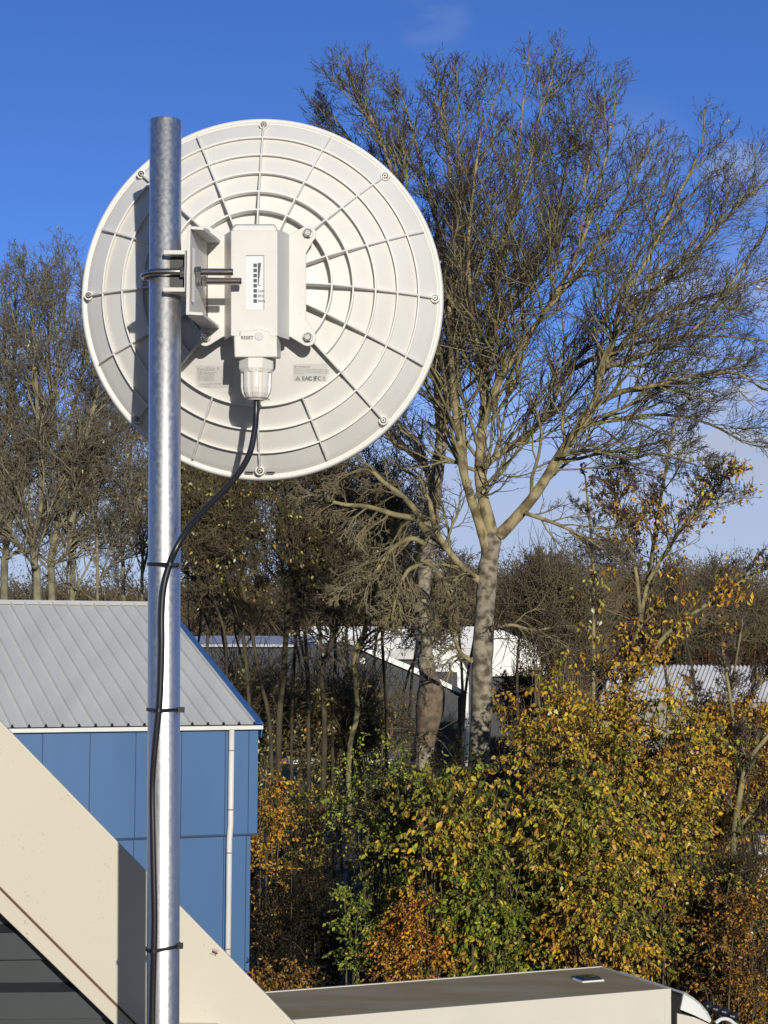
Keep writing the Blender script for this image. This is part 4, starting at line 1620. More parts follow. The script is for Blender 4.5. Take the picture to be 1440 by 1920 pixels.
def car(px, Y, m, label, heading):
    c = P(px, 1700, Y)
    root = thing('parked_car', Vector((c.x, Y, 0)), label, 'car', 'cars parked behind the bushes')
    body = [(-2.0, 0.35), (2.0, 0.35), (2.05, 0.75), (1.85, 0.92), (1.0, 1.0), (0.35, 1.45), (-1.2, 1.48), (-1.85, 1.05), (-2.05, 0.8)]
    ca, sa = math.cos(heading), math.sin(heading)

    def q(a, w, z):
        return Vector((c.x + a * ca - w * sa, Y + a * sa + w * ca, z))
    bm = bmesh.new()
    bm_prism(bm, [q(a, -0.85, z) for (a, z) in body], q(0, 0.85, 0) - q(0, -0.85, 0))
    bevel(link('body', mesh_bm('body', bm), m, root), 0.08, 3)
    for w in (-0.857, 0.847):
        bm = bmesh.new()
        bm_prism(bm, [q(a, w, z) for (a, z) in ((-1.5, 1.05), (0.85, 1.03), (0.32, 1.38), (-1.15, 1.40))], q(0, 0.01, 0) - q(0, 0, 0))
        link('window', mesh_bm('window', bm), M['glass_dark'], root)
    for a in (-1.25, 1.3):
        for w in (-0.87, 0.67):
            bm = bmesh.new()
            bm_tube(bm, [q(a, w, 0.32), q(a, w + 0.2, 0.32)], 0.32, 22)
            wh = link('wheel', mesh_bm('wheel', bm), M['black'], root)
            bm = bmesh.new()
            bm_tube(bm, [q(a, w - 0.008, 0.32), q(a, w + 0.208, 0.32)], 0.19, 16)
            link('rim', mesh_bm('rim', bm), M['steel'], wh)


car(1400, 57.0, M['car_white'], 'white car parked behind the bushes below the low yard wall', 0.1)
car(1285, 55.0, M['car_blue'], 'blue car parked behind the bushes, only glimpsed through the leaves', 0.1)


# ------------------------------------------------------------------ trees
def limb3(pts, Y, dy, rng, wob=0.0):
    out = []
    n = len(pts)
    for i, (x, y) in enumerate(pts):
        t = i / max(n - 1, 1)
        out.append(P(x, y, Y + dy * t + rng.gauss(0, wob)))
    return out


class Tree:
    def __init__(self, seed, origin, up=0.45, rad=0.8, wob=0.16, rmin=0.0045):
        self.rng = random.Random(seed)
        self.O = origin
        self.up, self.rad, self.wob, self.rmin = up, rad, wob, rmin
        self.trunk, self.crown, self.tips = [], [], []

    def field(self, p):
        d = (p - self.O)
        d.normalize()
        d = d * self.rad
        d.z += self.up
        d.normalize()
        return d

    def limb(self, pts, r0, r1, sides=10, sub=5, kids=None, lens=None, rk=0.35, t0=0.25, mi=0):
        rng = self.rng
        sp = smooth_path(pts, sub)
        n = len(sp)
        rr_ = [r0 + (r1 - r0) * (i / (n - 1)) ** 0.85 for i in range(n)]
        big = r0 > 0.03
        if big:
            rr_ = [r * (1 + rng.uniform(-0.05, 0.06)) for r in rr_]
            (self.trunk).append((sp, rr_, sides, mi))
        else:
            self.crown.append((sp, rr_, 5, 0))
        if kids:
            for k in range(kids):
                t = t0 + (1 - t0) * (k + rng.random()) / kids
                i = min(int(t * (n - 1)), n - 2)
                p = sp[i]
                d = (sp[i + 1] - sp[i]).normalized()
                ln = lens * rng.uniform(0.6, 1.2) * (1.1 - 0.6 * t)
                self.grow(p, self.turn(d, rng.uniform(20, 60)), ln, min(max(rr_[i] * rk * 1.4, 0.014), 0.042), 1)
            # leader goes on past the tip
            self.grow(sp[-1], (sp[-1] - sp[-2]).normalized(), lens * 0.42, r1 * 0.8, 1)

    def turn(self, d, deg):
        ax = d.orthogonal()
        ax.rotate(Matrix.Rotation(self.rng.uniform(0, 2 * math.pi), 3, d))
        v = d.copy()
        v.rotate(Matrix.Rotation(math.radians(deg), 3, ax))
        return v

    KN = {1: 9, 2: 7, 3: 3}
    ML = 4
    DROOP = 0.0

    def grow(self, p, d, ln, r, lvl):
        rng = self.rng
        n = 6 if lvl == 1 else (5 if lvl == 2 else 4 if lvl == 3 else 3)
        st = ln / (n - 1)
        pts = [p.copy()]
        w = self.wob
        pull = 0.15 if lvl < 3 else 0.10
        p = p.copy()
        for i in range(n - 1):
            f = self.field(p)
            d = d + f * pull + Vector((rng.gauss(0, w), rng.gauss(0, w), rng.gauss(0, w) - self.DROOP))
            d.normalize()
            p = p + d * st
            pts.append(p)
        rm = self.rmin
        r1 = max(r * 0.45, rm)
        r = max(r, rm * 1.15)
        self.crown.append((pts, [r + (r1 - r) * i / (n - 1) for i in range(n)], 5 if lvl == 1 else (4 if lvl == 2 else 3), 0 if lvl <= 2 else 1))
        if lvl >= self.ML:
            self.tips.append(p)
            return
        kn = self.KN.get(lvl, 3)
        kn = max(1, int(kn * rng.uniform(0.75, 1.25) + 0.5))
        for k in range(kn):
            t = 0.18 + 0.82 * (k + rng.random()) / kn
            x = t * (n - 1)
            i = min(int(x), n - 2)
            q = pts[i].lerp(pts[i + 1], x - i)
            dd = (pts[i + 1] - pts[i]).normalized()
            self.grow(q, self.turn(dd, rng.uniform(22, 64)), ln * rng.uniform(0.36, 0.74) * (1.1 - 0.5 * t), r * (1 - 0.5 * t) * 0.60, lvl + 1)

    def build(self, name, base, label, mats_trunk, mats_crown, leaves=None, group=None, cat='tree'):
        root = thing(name, base, label, cat, group)
        if self.trunk:
            link('trunk', tubes_mesh('trunk', self.trunk), mats_trunk, root)
        if self.crown:
            link('crown', tubes_mesh('crown', self.crown), mats_crown, root)
        if leaves:
            link('leaves', leaves, M['leaf'], root)
        return root


GROUP_T = 'bare trees behind the buildings and bushes'

# --- the big pale tree right of the dish
Y1 = 38.0
s1 = Y1 / F
T = Tree(11, P(925, 1010, Y1), up=0.10, rad=1.0, wob=0.19, rmin=0.0042)
T.KN = {1: 9, 2: 5, 3: 1}
T.limb(limb3([(893, 1990), (893, 1700), (897, 1440), (903, 1330), (904, 1250), (908, 1170), (913, 1090), (920, 1030), (926, 995)], Y1, 0, T.rng), 22.0 * s1, 17.0 * s1, 18, 6, mi=1)
T.limb(limb3([(918, 1050), (900, 985), (882, 930), (868, 880), (862, 830), (853, 770), (848, 700), (843, 610), (848, 510), (858, 420), (862, 330), (858, 230)], Y1, -0.8, T.rng, .06), 11.0 * s1, 2.0 * s1, 10, 5, 23, 2.51, t0=0.12)
T.limb(limb3([(926, 1010), (908, 945), (899, 885), (902, 830), (908, 760), (912, 700), (918, 640), (926, 560), (945, 470), (958, 380), (972, 280), (982, 180)], Y1, 0.6, T.rng, .06), 12.9 * s1, 2.0 * s1, 12, 5, 28, 2.51, t0=0.12)
T.limb(limb3([(935, 1005), (972, 966), (1012, 915), (1048, 855), (1084, 802), (1112, 760), (1130, 690), (1152, 630), (1166, 560), (1212, 490), (1255, 400), (1305, 300)], Y1, -1.2, T.rng, .06), 11.7 * s1, 2.0 * s1, 12, 5, 25, 2.51, t0=0.12)
T.limb(limb3([(1112, 762), (1165, 735), (1230, 722), (1310, 705), (1380, 700), (1430, 730)], Y1 - .6, -1.5, T.rng, .08), 5.9 * s1, 1.6 * s1, 8, 5, 18, 1.88, t0=0.12)
T.limb(limb3([(1128, 700), (1190, 620), (1270, 575), (1360, 545), (1450, 520)], Y1 - .8, 1.5, T.rng, .08), 5.9 * s1, 1.6 * s1, 8, 5, 18, 2.01, t0=0.12)
T.limb(limb3([(1160, 590), (1230, 540), (1320, 450), (1400, 370), (1450, 330)], Y1 - .8, 0.8, T.rng, .08), 5.2 * s1, 1.6 * s1, 8, 5, 18, 2.01, t0=0.12)
T.limb(limb3([(903, 880), (935, 852), (985, 820), (1028, 775), (1060, 700), (1110, 640), (1160, 550), (1215, 440), (1250, 340)], Y1, 2.2, T.rng, .1), 7.1 * s1, 1.6 * s1, 8, 5, 25, 2.26, t0=0.12)
T.limb(limb3([(905, 800), (932, 725), (970, 660), (1018, 590), (1060, 520), (1100, 430), (1128, 330), (1150, 230)], Y1, -1.8, T.rng, .1), 7.8 * s1, 1.6 * s1, 8, 5, 25, 2.26, t0=0.12)
T.limb(limb3([(914, 690), (935, 600), (985, 530), (1028, 440), (1056, 340), (1075, 230)], Y1, 1.4, T.rng, .1), 7.1 * s1, 1.6 * s1, 8, 5, 25, 2.26, t0=0.12)
T.limb(limb3([(908, 760), (892, 650), (882, 560), (878, 460), (888, 350), (905, 220)], Y1, -1.5, T.rng, .1), 6.5 * s1, 1.6 * s1, 8, 5, 23, 2.13, t0=0.12)
T.limb(limb3([(930, 540), (945, 440), (990, 330), (1010, 220), (1035, 150)], Y1, 0.5, T.rng, .1), 5.2 * s1, 1.4 * s1, 8, 5, 18, 1.88, t0=0.12)
T.limb(limb3([(1048, 855), (1110, 845), (1180, 860), (1230, 850), (1300, 870)], Y1 - .5, -1.5, T.rng, .1), 4.2 * s1, 1.8 * s1, 6, 4, 12, 1.37, t0=0.12)
T.limb(limb3([(985, 962), (1050, 985), (1100, 1010), (1150, 1045)], Y1 - .3, -1.0, T.rng, .1), 4.2 * s1, 1.8 * s1, 6, 4, 12, 1.25, t0=0.12)
T.limb(limb3([(1085, 802), (1160, 785), (1250, 778), (1330, 795), (1395, 830)], Y1 - .5, 1.2, T.rng, .1), 4.2 * s1, 1.8 * s1, 6, 4, 12, 1.73, t0=0.12)
T.limb(limb3([(1060, 700), (1150, 655), (1250, 635), (1350, 630), (1445, 640)], Y1 + 1.2, 1.0, T.rng, .1), 5.1 * s1, 1.8 * s1, 6, 4, 14, 1.84, t0=0.12)
T.limb(limb3([(1018, 590), (1090, 500), (1160, 400), (1205, 300)], Y1 - 1, 0.8, T.rng, .1), 5.1 * s1, 1.8 * s1, 6, 4, 14, 1.94, t0=0.12)
T.limb(limb3([(1130, 690), (1220, 660), (1320, 600), (1430, 440)], Y1 - .6, -1.4, T.rng, .1), 5.1 * s1, 1.8 * s1, 6, 4, 14, 1.84, t0=0.12)
T.limb(limb3([(985, 530), (1060, 420), (1100, 330), (1110, 230)], Y1 + 1, 0.8, T.rng, .1), 4.2 * s1, 1.8 * s1, 6, 4, 12, 1.73, t0=0.12)
T.limb(limb3([(908, 1095), (880, 1075), (850, 1045), (825, 1010), (814, 985), (806, 940)], Y1, -0.9, T.rng, .05), 7.6 * s1, 4.5 * s1, 8, 5, 9, 1.25, t0=0.12)
T.limb(limb3([(922, 1180), (960, 1172), (1000, 1182), (1040, 1175)], Y1 - .2, -0.6, T.rng, .05), 4.2 * s1, 1.8 * s1, 6, 4, 7, 1.00, t0=0.12)
T.limb(limb3([(884, 1240), (862, 1222), (850, 1190), (835, 1170), (800, 1158)], Y1 - .2, -0.6, T.rng, .05), 5.2 * s1, 1.6 * s1, 6, 4, 9, 1.00, t0=0.12)
tw = T.tips
rs = np.random.RandomState(5)
sel = [T.tips[i] for i in rs.choice(len(T.tips), 70, replace=False)]
lv = leaves_mesh('leaves', *foliage(rs, [tuple(v) for v in sel], 0.03, 2, 0.075, 'white'))  # near-white leaves paint small glints into the crown
T.build('broadleaf_tree', Vector((P(893, 1990, Y1).x, Y1, 0)), 'tall bare tree with a pale forked trunk and wide fan crown, right of the dish', [M['bark'], M['bark_trunk']], [M['bark_green'], M['twig']], lv, GROUP_T)
print('T1', len(T.crown))

# --- second trunk, half behind the dish
Y2 = 40.5
s2 = Y2 / F
T = Tree(23, P(820, 900, Y2), up=0.36, rad=0.9, wob=0.19, rmin=0.0042)
T.KN = {1: 10, 2: 6, 3: 1}
T.limb(limb3([(795, 1960), (797, 1600), (796, 1420), (802, 1330), (806, 1290), (797, 1230), (790, 1150), (796, 1080), (806, 1000), (815, 930), (822, 870), (830, 810)], Y2, 0, T.rng), 20.0 * s2, 11.0 * s2, 16, 5, mi=1)
T.trunk.append((smooth_path([P(798, 1400, Y2 - .02), P(801, 1365, Y2 - .06), P(806, 1330, Y2 - .12), P(808, 1300, Y2 - .14), P(804, 1272, Y2 - .10), P(798, 1248, Y2 - .02)], 4), [r * s2 for r in np.interp(np.linspace(0, 5, 21), [0, 1, 2, 3, 4, 5], [16, 21, 27, 26, 18, 9])], 18, 2))
T.limb(limb3([(828, 830), (822, 760), (818, 690), (800, 590), (770, 450), (735, 320), (700, 230), (670, 180)], Y2, -0.8, T.rng, .08), 10.1 * s2, 2.2 * s2, 10, 5, 28, 2.26, t0=0.12)
T.limb(limb3([(830, 820), (838, 740), (842, 640), (836, 520), (815, 400), (785, 290), (760, 200)], Y2, 0.8, T.rng, .08), 9.4 * s2, 2.2 * s2, 10, 5, 28, 2.13, t0=0.12)
T.limb(limb3([(834, 760), (850, 640), (856, 500), (848, 380), (838, 270), (830, 180)], Y2, -0.4, T.rng, .08), 8.1 * s2, 2.2 * s2, 10, 5, 25, 2.01, t0=0.12)
T.limb(limb3([(770, 460), (720, 360), (660, 270), (620, 210)], Y2, 0.6, T.rng, .08), 6.5 * s2, 1.6 * s2, 8, 5, 16, 1.50, t0=0.12)
T.limb(limb3([(815, 960), (800, 880), (770, 850), (738, 828), (710, 800)], Y2, -1.0, T.rng, .08), 7.4 * s2, 2.2 * s2, 8, 5, 14, 1.37, t0=0.12)
T.build('broadleaf_tree', Vector((P(795, 1960, Y2).x, Y2, 0)), 'bare tree whose trunk has a brown bulge, its crown rising behind the dish\'s right rim', [M['bark'], M['bark_trunk'], noise_mat('bulge_bark', (0.215, 0.165, 0.11), (0.085, 0.062, 0.042), 7, 0.9, bump=0.5)], [M['bark_green'], M['twig']], None, GROUP_T)
print('T2', len(T.crown))
# pale drooping limbs in front of it
Y2b = 37.2
s2 = Y2b / F
T = Tree(29, P(800, 900, Y2b), up=-0.25, rad=0.8, wob=0.24, rmin=0.0055)
T.KN = {1: 6, 2: 5, 3: 3}
T.limb([P(797, 1960, 42.0), P(797, 1500, 42.0), P(796, 1300, 42.0), P(786, 1150, 41.2), P(778, 1070, 39.6), P(788, 1015, 37.8), P(802, 1000, 37.3)], 7 * s2, 6 * s2, 8, 5)
T.limb(limb3([(802, 1005), (782, 975), (740, 965), (690, 950), (640, 945), (595, 930)], Y2b, -0.6, T.rng, .06), 7.5 * s2, 2.5 * s2, 8, 5, 14, 1.2)
T.limb(limb3([(800, 985), (760, 935), (720, 905), (690, 880), (650, 890)], Y2b, 0.4, T.rng, .06), 6.5 * s2, 2.5 * s2, 8, 5, 12, 1.1)
T.limb(limb3([(798, 1020), (770, 1010), (735, 1030), (700, 1075), (660, 1095)], Y2b, -0.4, T.rng, .06), 6 * s2, 2.5 * s2, 8, 5, 12, 1.2)
T.limb(limb3([(790, 1060), (765, 1070), (745, 1110), (735, 1160)], Y2b, -0.3, T.rng, .06), 5 * s2, 2.2 * s2, 8, 5, 12, 1.0)
T.limb(limb3([(790, 1050), (820, 1070), (840, 1110), (850, 1150)], Y2b, -0.3, T.rng, .06), 4 * s2, 2 * s2, 8, 5, 8, 0.8)
T.build('drooping_tree', Vector((P(800, 1960, Y2b).x, Y2b, 0)), 'small tree of crooked pale drooping branches under the dish\'s lower right edge', [M['bark_green']], [M['twig_pale'], M['twig_pale']], None, GROUP_T)

# --- trees on the left behind the blue building
Y3 = 52.0
s3 = Y3 / F


def left_tree(seed, stems, label, kids, ln, up=0.8, leaf=0):
    ln *= 1.45
    kids = int(kids * 1.1)
    T = Tree(seed, P(stems[0][0][0][0], 1250, Y3), up=up * 0.4, rad=0.85, wob=0.21, rmin=0.0055)
    T.KN = {1: 9, 2: 5, 3: 2}
    for (pts, r0, r1, dy) in stems:
        T.limb(limb3(pts, Y3, dy, T.rng, .08), r0 * s3 * 0.72, r1 * s3 * 0.8, 9, 4, kids, ln, t0=0.12)
    x0 = stems[0][0][0]
    lvs = None
    if leaf:
        rs = np.random.RandomState(seed)
        sel = [tuple(T.tips[i]) for i in rs.choice(len(T.tips), leaf, replace=False)]
        lvs = leaves_mesh('leaves', *foliage(rs, sel, 0.05, 2, 0.09, 'speck'))
    T.build('broadleaf_tree', Vector((P(*x0, Y3).x, Y3, 0)), label, [M['bark_grey']], [M['bark_grey'], M['twig_grey']], lvs, GROUP_T)
    print('L', len(T.crown))


def G(x):
    return (x, 1715)


left_tree(31, [([G(8), (8, 1130), (10, 1040), (22, 960), (38, 880), (20, 768), (10, 656), (8, 576)], 12, 2.5, 0.5),
               ([(12, 1040), (2, 960), (-20, 850), (-40, 720)], 8, 2.5, -.5)],
          'leftmost bare tree, cut by the picture\'s left edge above the grey roof', 24, 1.9)
left_tree(32, [([G(70), (70, 1130), (65, 1060), (62, 1010), (76, 950), (75, 850), (70, 768), (66, 680), (60, 592), (55, 544)], 12, 2.5, -.6),
               ([(63, 1015), (48, 960), (25, 900), (2, 840), (-10, 752)], 8, 2.5, .6),
               ([(76, 900), (95, 800), (105, 712), (118, 624), (122, 560)], 7, 2.5, .9)],
          'bare tree with yellowish green trunk, second from the left edge above the grey roof', 22, 1.9, leaf=60)
left_tree(33, [([G(97), (97, 1130), (95, 1050), (108, 985), (117, 900), (130, 800), (148, 720), (160, 640), (160, 576)], 11, 2.5, .6),
               ([(112, 940), (148, 860), (175, 768), (190, 688), (200, 608)], 7, 2.2, -.8),
               ([(96, 1060), (128, 1030), (140, 940), (155, 840)], 6, 2.2, .3)],
          'bare tree with a forked greenish trunk, just left of the dish\'s left rim', 22, 1.8, leaf=60)
left_tree(34, [([G(183), (183, 1130), (181, 1000), (176, 900), (188, 800), (210, 736)], 5, 2, .3), ([(183, 1090), (215, 1050), (245, 1000), (262, 930)], 4.5, 2, -.3)],
          'slender bare tree with a thin straight stem, left of the pole under the dish', 16, 1.6, up=0.6, leaf=40)
left_tree(35, [([G(266), (266, 1130), (267, 1040), (255, 960), (240, 890), (235, 820)], 5, 2, -.3), ([(266, 1080), (285, 1000), (300, 930), (320, 860)], 4, 2, .5)],
          'slender dark bare tree right beside the pole\'s left side above the roof ridge', 16, 1.5, up=0.5, leaf=40)

left_tree(36, [([G(-30), (-30, 1130), (-22, 1000), (0, 860), (20, 736), (30, 640), (28, 560)], 10, 2.5, 2.5)],
          'bare tree at the very left edge, standing behind the others above the roof ridge', 22, 1.8)
left_tree(37, [([G(135), (135, 1130), (138, 1020), (120, 900), (98, 768), (92, 672), (90, 592)], 9, 2.5, 3.0), ([(132, 980), (170, 880), (200, 784), (225, 720)], 6, 2.2, 2.0)],
          'leaning bare tree crossing behind the forked greenish trunk, left of the dish', 22, 1.7)
left_tree(38, [([G(232), (232, 1130), (228, 1000), (236, 900), (250, 820), (262, 768)], 6, 2.2, 3.0)],
          'bare tree showing below the dish between the slender stem and the pole', 20, 1.5, up=0.6)

# --- thin dark stems in the middle
Y4 = 46.0
s4 = Y4 / F


def mid_tree(seed, stems, label, kids, ln, mt, mc, up=0.9, leaf=0):
    ln *= 1.5
    T = Tree(seed, P(stems[0][0][1][0], 1350, Y4), up=up, rad=0.5, wob=0.2, rmin=0.0055)
    T.KN = {1: 9, 2: 5, 3: 2}
    for (pts, r0, r1, dy) in stems:
        pts = [pts[0]] + [(x + T.rng.gauss(0, 11), y) for (x, y) in pts[1:]]
        T.limb(limb3(pts, Y4, dy, T.rng, .08), r0 * s4 * 0.75, r1 * s4, 9, 4, int(kids * 1.9), ln * 1.1, t0=0.42)
    lvs = None
    if leaf:
        rs = np.random.RandomState(seed)
        low = sorted(T.tips, key=lambda v: v.z + T.rng.gauss(0, 1.2))[:len(T.tips) * 2 // 3]
        sel = [tuple(low[i]) for i in rs.choice(len(low), min(leaf * 2, len(low)), replace=False)]
        lvs = leaves_mesh('leaves', *foliage(rs, sel, 0.08, 3, 0.10, 'speck'))
    x0 = stems[0][0][0]
    T.build('thin_tree', Vector((P(*x0, Y4).x, Y4, 0)), label, mt, mc, lvs, GROUP_T)


def H(x):
    return (x, 1789)


dk, dkc = [M['bark_dark']], [M['bark_dark'], M['twig_olive']]
mid_tree(41, [([H(528), (528, 1400), (527, 1250), (530, 1100), (528, 1000), (531, 920), (525, 850), (520, 760)], 9, 3, .3), ([(531, 1060), (500, 1020), (465, 985), (440, 940)], 4, 2, -.4)], 'straight dark tree stem rising left of the white hall\'s roof, under the dish', 18, 1.4, dk, dkc, leaf=60)
mid_tree(42, [([H(580), (580, 1400), (578, 1250), (572, 1130), (588, 1020), (598, 930), (605, 860)], 6, 2, .3)], 'thin dark tree stem in front of the white roof\'s left end', 14, 1.3, dk, dkc, leaf=60)
mid_tree(43, [([H(592), (592, 1400), (600, 1260), (622, 1180), (640, 1090), (652, 1000), (650, 900)], 8, 2.5, -.3), ([(606, 1240), (610, 1150), (625, 1050)], 4, 2, .3)], 'leaning dark tree stem that forks before the white roof', 16, 1.4, dk, dkc, leaf=60)
mid_tree(44, [([H(664), (665, 1440), (662, 1340), (661, 1270), (672, 1220), (690, 1165), (705, 1090), (712, 1000)], 8, 2.5, -.2), ([(674, 1215), (700, 1185), (740, 1170), (790, 1190)], 4, 2, -.4)], 'crooked pale tree stem beside the round white lamp of the dark workshop', 14, 1.3, [M['bark_green']], [M['twig_olive'], M['twig_olive']], leaf=60)
mid_tree(45, [([H(478), (470, 1400), (452, 1280), (440, 1150), (412, 1050), (392, 960), (380, 880)], 6, 2.5, .4), ([(446, 1200), (470, 1100), (455, 1000), (440, 920)], 4, 2, -.3)], 'leaning dark tree just right of the blue roof verge', 18, 1.4, dk, dkc, leaf=120)
mid_tree(46, [([H(505), (500, 1400), (492, 1260), (478, 1120), (440, 1020), (425, 930), (420, 880)], 5.5, 2.5, -.4), ([(425, 1280), (410, 1180), (380, 1080), (360, 1000), (350, 940)], 4, 2, .4)], 'slanting thin tree between the blue roof verge and the straight dark stem', 18, 1.4, dk, dkc, leaf=120)

mid_tree(47, [([H(385), (385, 1400), (380, 1200), (392, 1080), (370, 980), (362, 880)], 5, 2, 4.0)], 'thin bare tree just right of the pole, its foot hidden by the blue roof', 20, 1.5, dk, dkc, leaf=60)
mid_tree(48, [([H(550), (552, 1400), (556, 1200), (566, 1060), (560, 960), (570, 880)], 5, 2, 5.0)], 'thin bare tree behind the straight dark stem, crossing the white roof\'s left end', 20, 1.5, dk, dkc, leaf=60)
mid_tree(49, [([H(715), (715, 1400), (712, 1200), (700, 1060), (690, 980), (700, 900)], 5, 2, 5.0), ([(712, 1150), (735, 1060), (745, 980)], 4, 2, 1)], 'thin bare tree behind the drooping pale branches, before the white roof', 20, 1.5, dk, dkc, leaf=60)
mid_tree(50, [([H(630), (632, 1400), (628, 1200), (610, 1080), (622, 980), (612, 890)], 5, 2, 6.0)], 'thin bare tree behind the leaning forked stem, under the dish', 20, 1.5, dk, dkc, leaf=60)

# --- tangled trees further back, filling the band under the crowns
Yt = 72.0
for k, (x, top, lab) in enumerate((
        (370, 930, 'tangled brown tree far back, just right of the pole'),
        (455, 950, 'tangled brown tree far back, above the blue roof verge'),
        (560, 940, 'tangled brown tree far back, behind the straight dark stem'),
        (660, 955, 'tangled brown tree far back, left of the bulging trunk'),
        (760, 935, 'tangled brown tree far back, behind the bulging trunk'),
        (860, 1000, 'tangled brown tree far back, between the bulging and the forked trunk'),
        (985, 1012, 'tangled brown tree far back, right of the forked trunk'),
        (1070, 1018, 'tangled brown tree far back, behind the thin straight sapling'),
        (1290, 1030, 'tangled brown tree far back, above the corrugated shed roof'))):
    T = Tree(300 + k, P(x, 1200, Yt), up=0.25, rad=0.9, wob=0.27, rmin=0.009)
    T.KN = {1: 9, 2: 6, 3: 1}
    for q in range(2):
        xx = x + T.rng.gauss(0, 14)
        pts = limb3([(x + T.rng.gauss(0, 6), 1568), (xx, 1300), (xx + T.rng.gauss(0, 18), 1160), (xx + T.rng.gauss(0, 35), top + 60)], Yt, T.rng.gauss(0, 1.5), T.rng, .1)
        T.limb(pts, 0.075, 0.03, 7, 4, 14, 2.1, t0=0.62)
    T.build('tangled_tree', Vector((P(x, 1568, Yt).x, Yt, 0)), lab, [M['bark_dark']], [M['twig_olive'], M['twig_brown']], None, 'tangled trees further back')

# --- right hand side: half leafless hazels
Y5 = 42.0
s5 = Y5 / F


def right_tree(seed, name, stems, label, kids, ln, org, up, rad, leaf, pal, Y=Y5, mats=None, per=4, spread=0.1, lsz=0.12):
    T = Tree(seed, P(org[0], org[1], Y), up=up, rad=rad, wob=0.2, rmin=0.0055)
    T.KN = {1: 7, 2: 5, 3: 3}
    for (pts, r0, r1, dy) in stems:
        T.limb(limb3(pts, Y, dy, T.rng, .08), r0 * Y / F, r1 * Y / F, 9, 4, kids, ln, t0=0.2)
    rs = np.random.RandomState(seed)
    lvs = None
    if leaf:
        # leaves keep to the lower and inner boughs
        tips = sorted(T.tips, key=lambda v: v.z + T.rng.gauss(0, 0.6))
        tips = tips[:int(len(tips) * 0.55)]
        k = rs.choice(len(tips), min(leaf, len(tips)), replace=False)
        lvs = leaves_mesh('leaves', *foliage(rs, [tuple(tips[i]) for i in k], spread, per, lsz, pal))
    x0 = stems[0][0][0]
    T.build(name, Vector((P(*x0, Y).x, Y, 0)), label, mats or [M['bark_green']], [M['twig_olive'], M['twig']], lvs, GROUP_T)


right_tree(51, 'hazel_tree', [([(1140, 1846), (1150, 1400), (1168, 1300), (1192, 1200), (1216, 1080), (1236, 950), (1254, 850), (1262, 800)], 7, 2, .3),
                              ([(1215, 1090), (1265, 1010), (1310, 950), (1350, 900)], 4, 2, -.5),
                              ([(1200, 1150), (1190, 1060), (1160, 970), (1150, 900)], 4, 2, .5)],
           'half bare hazel with gold leaves low down, right of the pale forked tree', 16, 1.5, (1200, 1200), 0.6, 0.6, 380, 'gold')
right_tree(52, 'hazel_tree', [([(1135, 1846), (1140, 1380), (1172, 1290), (1250, 1190), (1330, 1130), (1400, 1085), (1450, 1060)], 7, 2.5, -.8)],
           'hazel stem leaning far to the right in front of the corrugated shed', 18, 1.2, (1180, 1300), 0.55, 0.5, 230, 'gold')
right_tree(53, 'sapling', [([(1112, 1846), (1112, 1400), (1113, 1200), (1113, 1080), (1106, 980), (1098, 900)], 4.5, 2, 0)],
           'thin straight pale sapling between the forked tree and the half bare hazel', 14, 0.8, (1112, 1150), 0.7, 0.5, 30, 'speck')
right_tree(54, 'young_tree', [([(1372, 1990), (1376, 1600), (1386, 1500), (1402, 1430), (1440, 1380), (1480, 1330)], 8, 3, -.3), ([(1388, 1490), (1380, 1400), (1368, 1300), (1355, 1220)], 5, 2, .3), ([(1376, 1570), (1405, 1530), (1450, 1510)], 4, 2, -.3)],
           'young tree with a pale leaning stem at the right picture edge', 10, 0.8, (1380, 1500), 0.6, 0.5, 60, 'olive', Y=36.0)
right_tree(55, 'bare_shrub_tree', [([(1340, 1880), (1330, 1500), (1345, 1380), (1372, 1280), (1390, 1180)], 4, 2, 0), ([(1332, 1500), (1310, 1380), (1300, 1290)], 4, 2, .3), ([(1345, 1400), (1400, 1320), (1440, 1260)], 3.5, 2, -.3)],
           'bare grey twigged shrub before the corrugated roof at right', 14, 0.9, (1340, 1400), 0.7, 0.5, 40, 'brown', Y=40.0)


